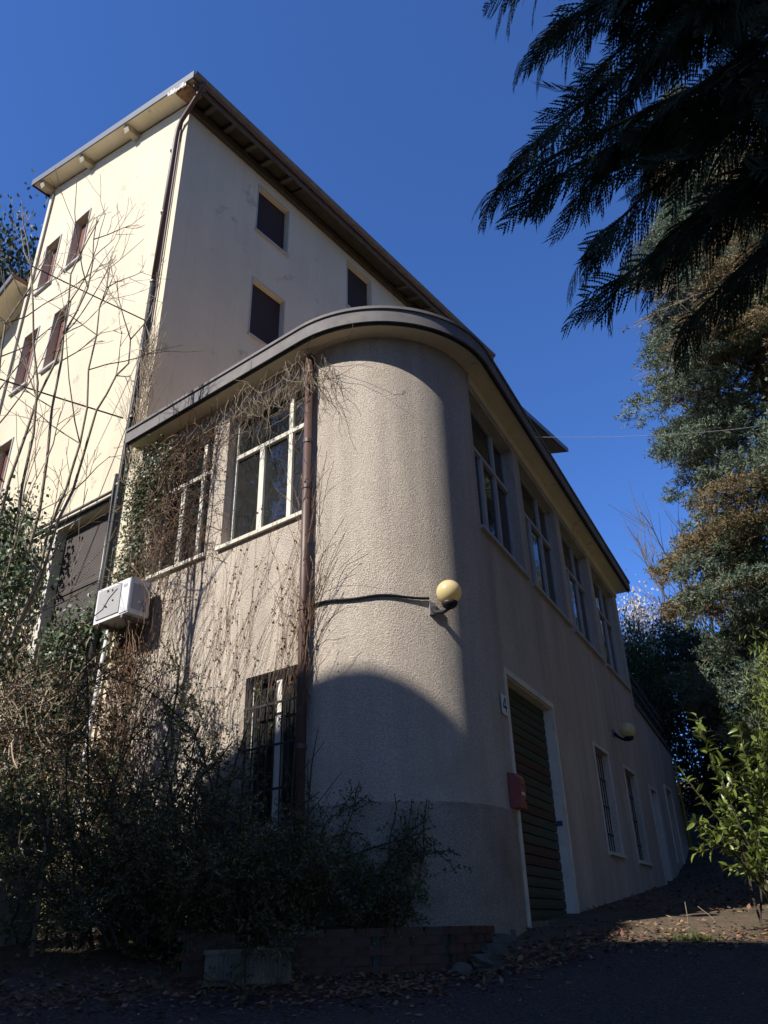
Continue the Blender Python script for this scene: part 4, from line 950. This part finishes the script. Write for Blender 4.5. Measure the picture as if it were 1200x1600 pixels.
def ivy(name, label, boxes, n, leaf=.07, fr=FL):
    """Leaves hung in clumps on a wall: boxes = (s0, s1, z0, z1, depth, share)."""
    th = thing(name, fr((boxes[0][0]+boxes[0][1])/2, .05, boxes[0][2]), label, 'ivy'); P_ = []; mb = MB()
    for (s0, s1, z0, z1, dp_, sh) in boxes:
        for c in range(max(3, int(n*sh/70))):
            q = V(rnd.uniform(s0, s1), dp_*rnd.random()**1.3, rnd.uniform(z0, z1)); sp = rnd.uniform(.10, .24); k = 70
            w_ = nr.normal(size=(k, 3))*V(sp, .07+.2*dp_*.3, sp*1.2); pq = q+w_; pq[:, 1] = np.clip(pq[:, 1], .015, dp_+.15)
            P_.append(fr.o+pq[:, :1]*fr.t+pq[:, 1:2]*fr.n+pq[:, 2:]*UP)
            if c % 4 == 0: mb.tube([fr(q[0], max(q[1]*.3, .02), q[2]-.6), fr(q[0]+rnd.uniform(-.1, .1), max(q[1]*.6, .02), q[2]-.2), fr(q[0], max(q[1], .03), q[2])], [.012, .009, .005], 4, cap=False)
    P_ = np.concatenate(P_); D_ = rdir(len(P_))*.8-UP*.6; v, f = leaf_quads(P_, D_, nr.uniform(.6, 1.3, len(P_))*leaf, nr.uniform(.6, 1.2, len(P_))*leaf*.8, Nn=np.tile(fr.n+UP*.5, (len(P_), 1)))
    mb.build('stems', 'vine_grey', th, kind='stuff'); obj('leaves', v, f, 'ivy', th, kind='stuff')
ivy('ivy', 'green ivy hanging on the pier between house corner and annex window', [(-3.72, -3.15, 3.7, 6.5, .12, .8), (-3.72, -2.9, 6.0, 6.6, .15, .2)], 5200, .05)
ivy('ivy', 'dense ivy covering the foot of the house around the grey shutter', [(-8.6, -5.9, 2.2, 6.3, .45, .42), (-6.0, -4.4, 2.2, 4.2, .3, .25), (-8.8, -6.6, 5.6, 7.2, .3, .10), (-5.0, -4.1, 2.6, 4.2, .2, .12)], 16000, .085)

FW = Frame(FL(-2.78, 0, 0), dM, FL.t)
ivy('ivy', 'ivy trailing over the short garden wall at the left', [(-3.6, -1.1, .75, 1.3, .10, .6), (-3.6, -1.1, 1.25, 1.5, .08, .4)], 2600, .06, FW)
# multi-stemmed bare tree with ivy sleeve, and the thicket at its foot
bt = thing('bare_tree', bs(-4.75, 8.5), 'multi stemmed bare tree with ivied trunk in front of the sunlit house wall', 'tree'); mb = MB(); tl = []
chains = [[(-4.7, 8.5, 0), (-4.5, 8.45, 1.93), (-4.05, 8.37, 3.76), (-3.82, 8.38, 5.53), (-3.89, 8.34, 7.38), (-3.87, 8.35, 8.6)], [(-4.8, 8.45, 0), (-4.6, 8.38, 1.92), (-4.3, 8.21, 4.1), (-4.39, 8.09, 6.33), (-4.76, 7.87, 8.14), (-5.01, 7.72, 9.3)],
          [(-4.7, 8.55, 0), (-4.45, 8.45, 2.27), (-4.12, 8.27, 4.55), (-4.21, 8.18, 6.81), (-4.3, 8.13, 8.26), (-4.1, 8.2, 9.4)], [(-4.6, 8.6, .2), (-4.3, 8.5, 2.63), (-3.95, 8.39, 4.43), (-3.72, 8.4, 6.1), (-3.45, 8.53, 7.0), (-3.3, 8.57, 8.2)], [(-4.8, 8.4, 0), (-4.6, 8.3, 2.93), (-4.45, 8.07, 4.89), (-4.3, 8.16, 6.8), (-4.1, 8.26, 8.13), (-4.14, 8.22, 9.5)], [(-4.9, 8.4, 0), (-4.85, 8.1, 3), (-4.75, 7.95, 5.5), (-4.9, 7.9, 7.2), (-4.6, 8, 8.6)]]
for ch in chains:
    ch = [V(*c) for c in ch]; pts = []
    for a_, b_ in zip(ch, ch[1:]):
        for t in (0, .33, .66): pts.append(a_+(b_-a_)*t+nr.normal(size=3)*.025)
    pts.append(ch[-1]); n = len(pts); mb.tube(pts, list(np.linspace(.026, .007, n)), 6, cap=False)
    for i in range(4, n-1):
        for r_ in range(2):
            if rnd.random() < .42: grow(mb, pts[i], UP*1.0+rdir()*.75+V(.2, .1, 0)*rnd.choice((-1, 1)), rnd.uniform(.6, 1.7), .011, 2, tl, wob=.09, spread=.55, kids=(1, 3), shrink=.55, lift=.05, minr=.0035)
mb.build('trunk', 'bark_pale', bt, smooth=True)
P_ = []
for k in range(44):
    z = rnd.uniform(1.2, 5.0); c = V(-4.5-.15*rnd.random(), 8.25, z)+nr.normal(size=3)*V(.24, .15, .1)*np.interp(z, [1, 4, 5.6], [1.3, 1.1, .6]); P_.append(c+nr.normal(size=(55, 3))*V(.13, .12, .16))
P_ = np.concatenate(P_); v, f = leaf_quads(P_, rdir(len(P_))-UP*.5, nr.uniform(.6, 1.3, len(P_))*.07, nr.uniform(.6, 1.2, len(P_))*.055); obj('ivy_sleeve', v, f, 'ivy', bt)
th = thing('thicket', bs(-3.9, 8.7), 'tangled thicket of dry brown stems and leaves at the left edge', 'thicket'); mb = MB(); tl = []
for k in range(620):
    b0 = FL(rnd.uniform(-6.2, -2.9), rnd.uniform(.4, 1.7), rnd.uniform(.5, 2.9)); pts = wander(b0, rdir()*.8+UP*.7, rnd.uniform(.7, 1.7), 8, .22, .05); mb.tube(pts, [.0075]*9, 3, cap=False); tl.append(pts)
mb.build('stems', 'vine_grey', th, kind='stuff')
P_, D_ = along(tl, 5, .05); v, f = leaf_quads(P_, rdir(len(P_)), nr.uniform(.6, 1.3, len(P_))*.055, .03); obj('leaves', v, f, 'bush_leaf', th, kind='stuff')
P_, D_ = along(tl, 9, .05); v, f = leaf_quads(P_, rdir(len(P_)), nr.uniform(.6, 1.3, len(P_))*.06, .03); obj('dry_leaves', v, f, 'dry_leaf', th, kind='stuff')

# ------------------------------------------------------------------ ground litter and grass
n = 5200; X = np.concatenate([nr.uniform(-6, 3.5, n//2), nr.normal(0, 1.7, n//2)]); Y = np.array([drive_edge(x) for x in X])+nr.normal(.12, .30, n); Y = np.where(nr.rand(n) < .25, Y+nr.rand(n)*1.2, Y)
ok = ~((X > -1.9) & (X < .9) & (Y > 7.36)); X, Y = X[ok], Y[ok]; P_ = np.stack([X, Y, gz(X, Y)+.012+nr.rand(len(X))*.02], 1)
D_ = nr.normal(size=P_.shape)*V(1, 1, .25); v, f = leaf_quads(P_, D_, nr.uniform(.03, .075, len(P_)), nr.uniform(.018, .045, len(P_)), Nn=np.tile(UP, (len(P_), 1)))
o = obj('leaf_litter', v, f, 'litter', kind='stuff'); tag(o, 'scattered dry brown leaves along the edge of the asphalt', 'leaves')
n = 1700; s = nr.uniform(2.4, 14, n); o_ = nr.uniform(.05, 2.2, n); PP = np.array([FR(a_, b_, 0) for a_, b_ in zip(s, o_)]); PP[:, 2] = gz(PP[:, 0], PP[:, 1])+.02
v, f = leaf_quads(PP, nr.normal(size=PP.shape)*V(1, 1, .3), nr.uniform(.04, .09, n), nr.uniform(.02, .05, n), Nn=np.tile(UP, (n, 1))); o = obj('leaf_litter', v, f, 'litter', kind='stuff'); tag(o, 'dry leaves lying on the path along the shaded annex wall', 'leaves')
n = 2600; X = nr.uniform(-5, 5, n); Y = nr.uniform(5.5, 8.2, n); ok = Y < np.array([drive_edge(x) for x in X])+.1; X, Y = X[ok], Y[ok]; PP = np.stack([X, Y, gz(X, Y)+.009], 1)
v, f = leaf_quads(PP, nr.normal(size=PP.shape)*V(1, 1, .4), nr.uniform(.008, .022, len(X)), nr.uniform(.006, .014, len(X)), Nn=np.tile(UP, (len(X), 1))); o = obj('grit', v, f, 'grit', kind='stuff'); tag(o, 'loose pale grit and crumbs scattered over the dark asphalt', 'grit')
n = 260; X = nr.normal(2.72, .11, n); Y = nr.normal(8.26, .06, n); PP = np.stack([X, Y, gz(X, Y)], 1)
v, f = leaf_quads(PP, UP+nr.normal(size=PP.shape)*.35, nr.uniform(.03, .09, n), .007); o = obj('grass_tuft', v, f, 'grass', kind='stuff'); tag(o, 'small sunlit tuft of grass at the edge of the drive', 'grass')

# ------------------------------------------------------------------ out of view: casters shaped for shade, trees for bounce and reflections
HS = V(-math.sin(SUN_BEAR), -math.cos(SUN_BEAR), 0); US = V(math.cos(SUN_BEAR), -math.sin(SUN_BEAR), 0)
def q_(u, D, z): return Cc+HS*D+US*u+UP*z
nb = thing('caster_house', q_(2, 14, -3), 'unseen rendered house behind the viewer, shaped to throw the shade', 'house')
def extr(profile, D0, D1, name, material):
    mb = MB(); n = len(profile); V_ = [q_(u, D0, z) for u, z in profile]+[q_(u, D1, z) for u, z in profile]
    mb.add(V_, [tuple(range(n)), tuple(range(2*n-1, n-1, -1))]+[(i, i+n, (i+1) % n+n, (i+1) % n) for i in range(n)]); return mb.build(name, material, nb)
top_ = [(-1.25, 12.26), (-1.0, 12.48), (-.24, 13.02), (.22, 13.36), (.48, 13.50), (.75, 13.66), (.96, 13.80), (1.2, 13.91), (1.42, 13.97), (1.6, 13.88), (1.8, 13.5), (2.0, 12.98)]  # roof outline fitted to the shade edge it has to throw
extr([(-1.02, -6)]+[(max(min(u, 1.93), -1.02), z-.13) for u, z in top_]+[(1.93, -6)], 14, 20, 'wall', 'render_cream')
extr(top_+[(u, z-.12) for u, z in top_[::-1]], 13.995, 20.3, 'roof', 'roof_tile')
extr([(1.96, -6), (1.96, 12.9), (2.95, 13.68), (14, 13.9), (14, -6)], 14.02, 22, 'wing_wall', 'render_cream')
extr([(-14, -6), (-14, 9.15), (-1.95, 9.15), (-1.06, 9.8), (-1.06, -6)], 14.02, 18, 'side_wing', 'render_cream')
blob_shrub('shade_evergreen', q_(8.4, 11.4, -3), 4.0, 2.6, 25, 30000, .45, .22, 'dark_shrub', 'tall dense evergreen added behind the viewer to shade the conifer', cat='tree', clumps=110, z0=.45)  # added out of view to keep the dark conifer in shade
for i, (x, y) in enumerate(((-21, 9.6), (-26, 13), (-20, 3))):
    blob_shrub('grey_tree', V(x, y, -1), 3.2, 3.2, [25, 24, 12][i], 14000, .40, .16, 'dark_shrub', ['leafy tree beyond the left edge', 'taller leafy tree further left', 'leafy tree left of the viewer'][i], cat='tree', clumps=60, group='trees to the left, out of view')
for i, (x, y, h) in enumerate(((14, 6.5, 15), (15, 1, 15), (18, 9, 17), (19, 0, 16), (14, -5, 13), (21, 5, 18), (15, -9, 15))):  # unseen trees added to send warm light back onto the shaded walls
    blob_shrub('bounce_tree', bs(x, y), 3.8, 3.8, h*1.15, 17000, .42, .2, 'bounce_leaf', 'brown green tree added out of view at the right to bounce warm light', cat='tree', clumps=80, group='unseen trees added to the right for warm bounce', z0=.12)
tri = sum(len(o.data.polygons) for o in bpy.data.objects if o.type == 'MESH'); print('faces', tri)
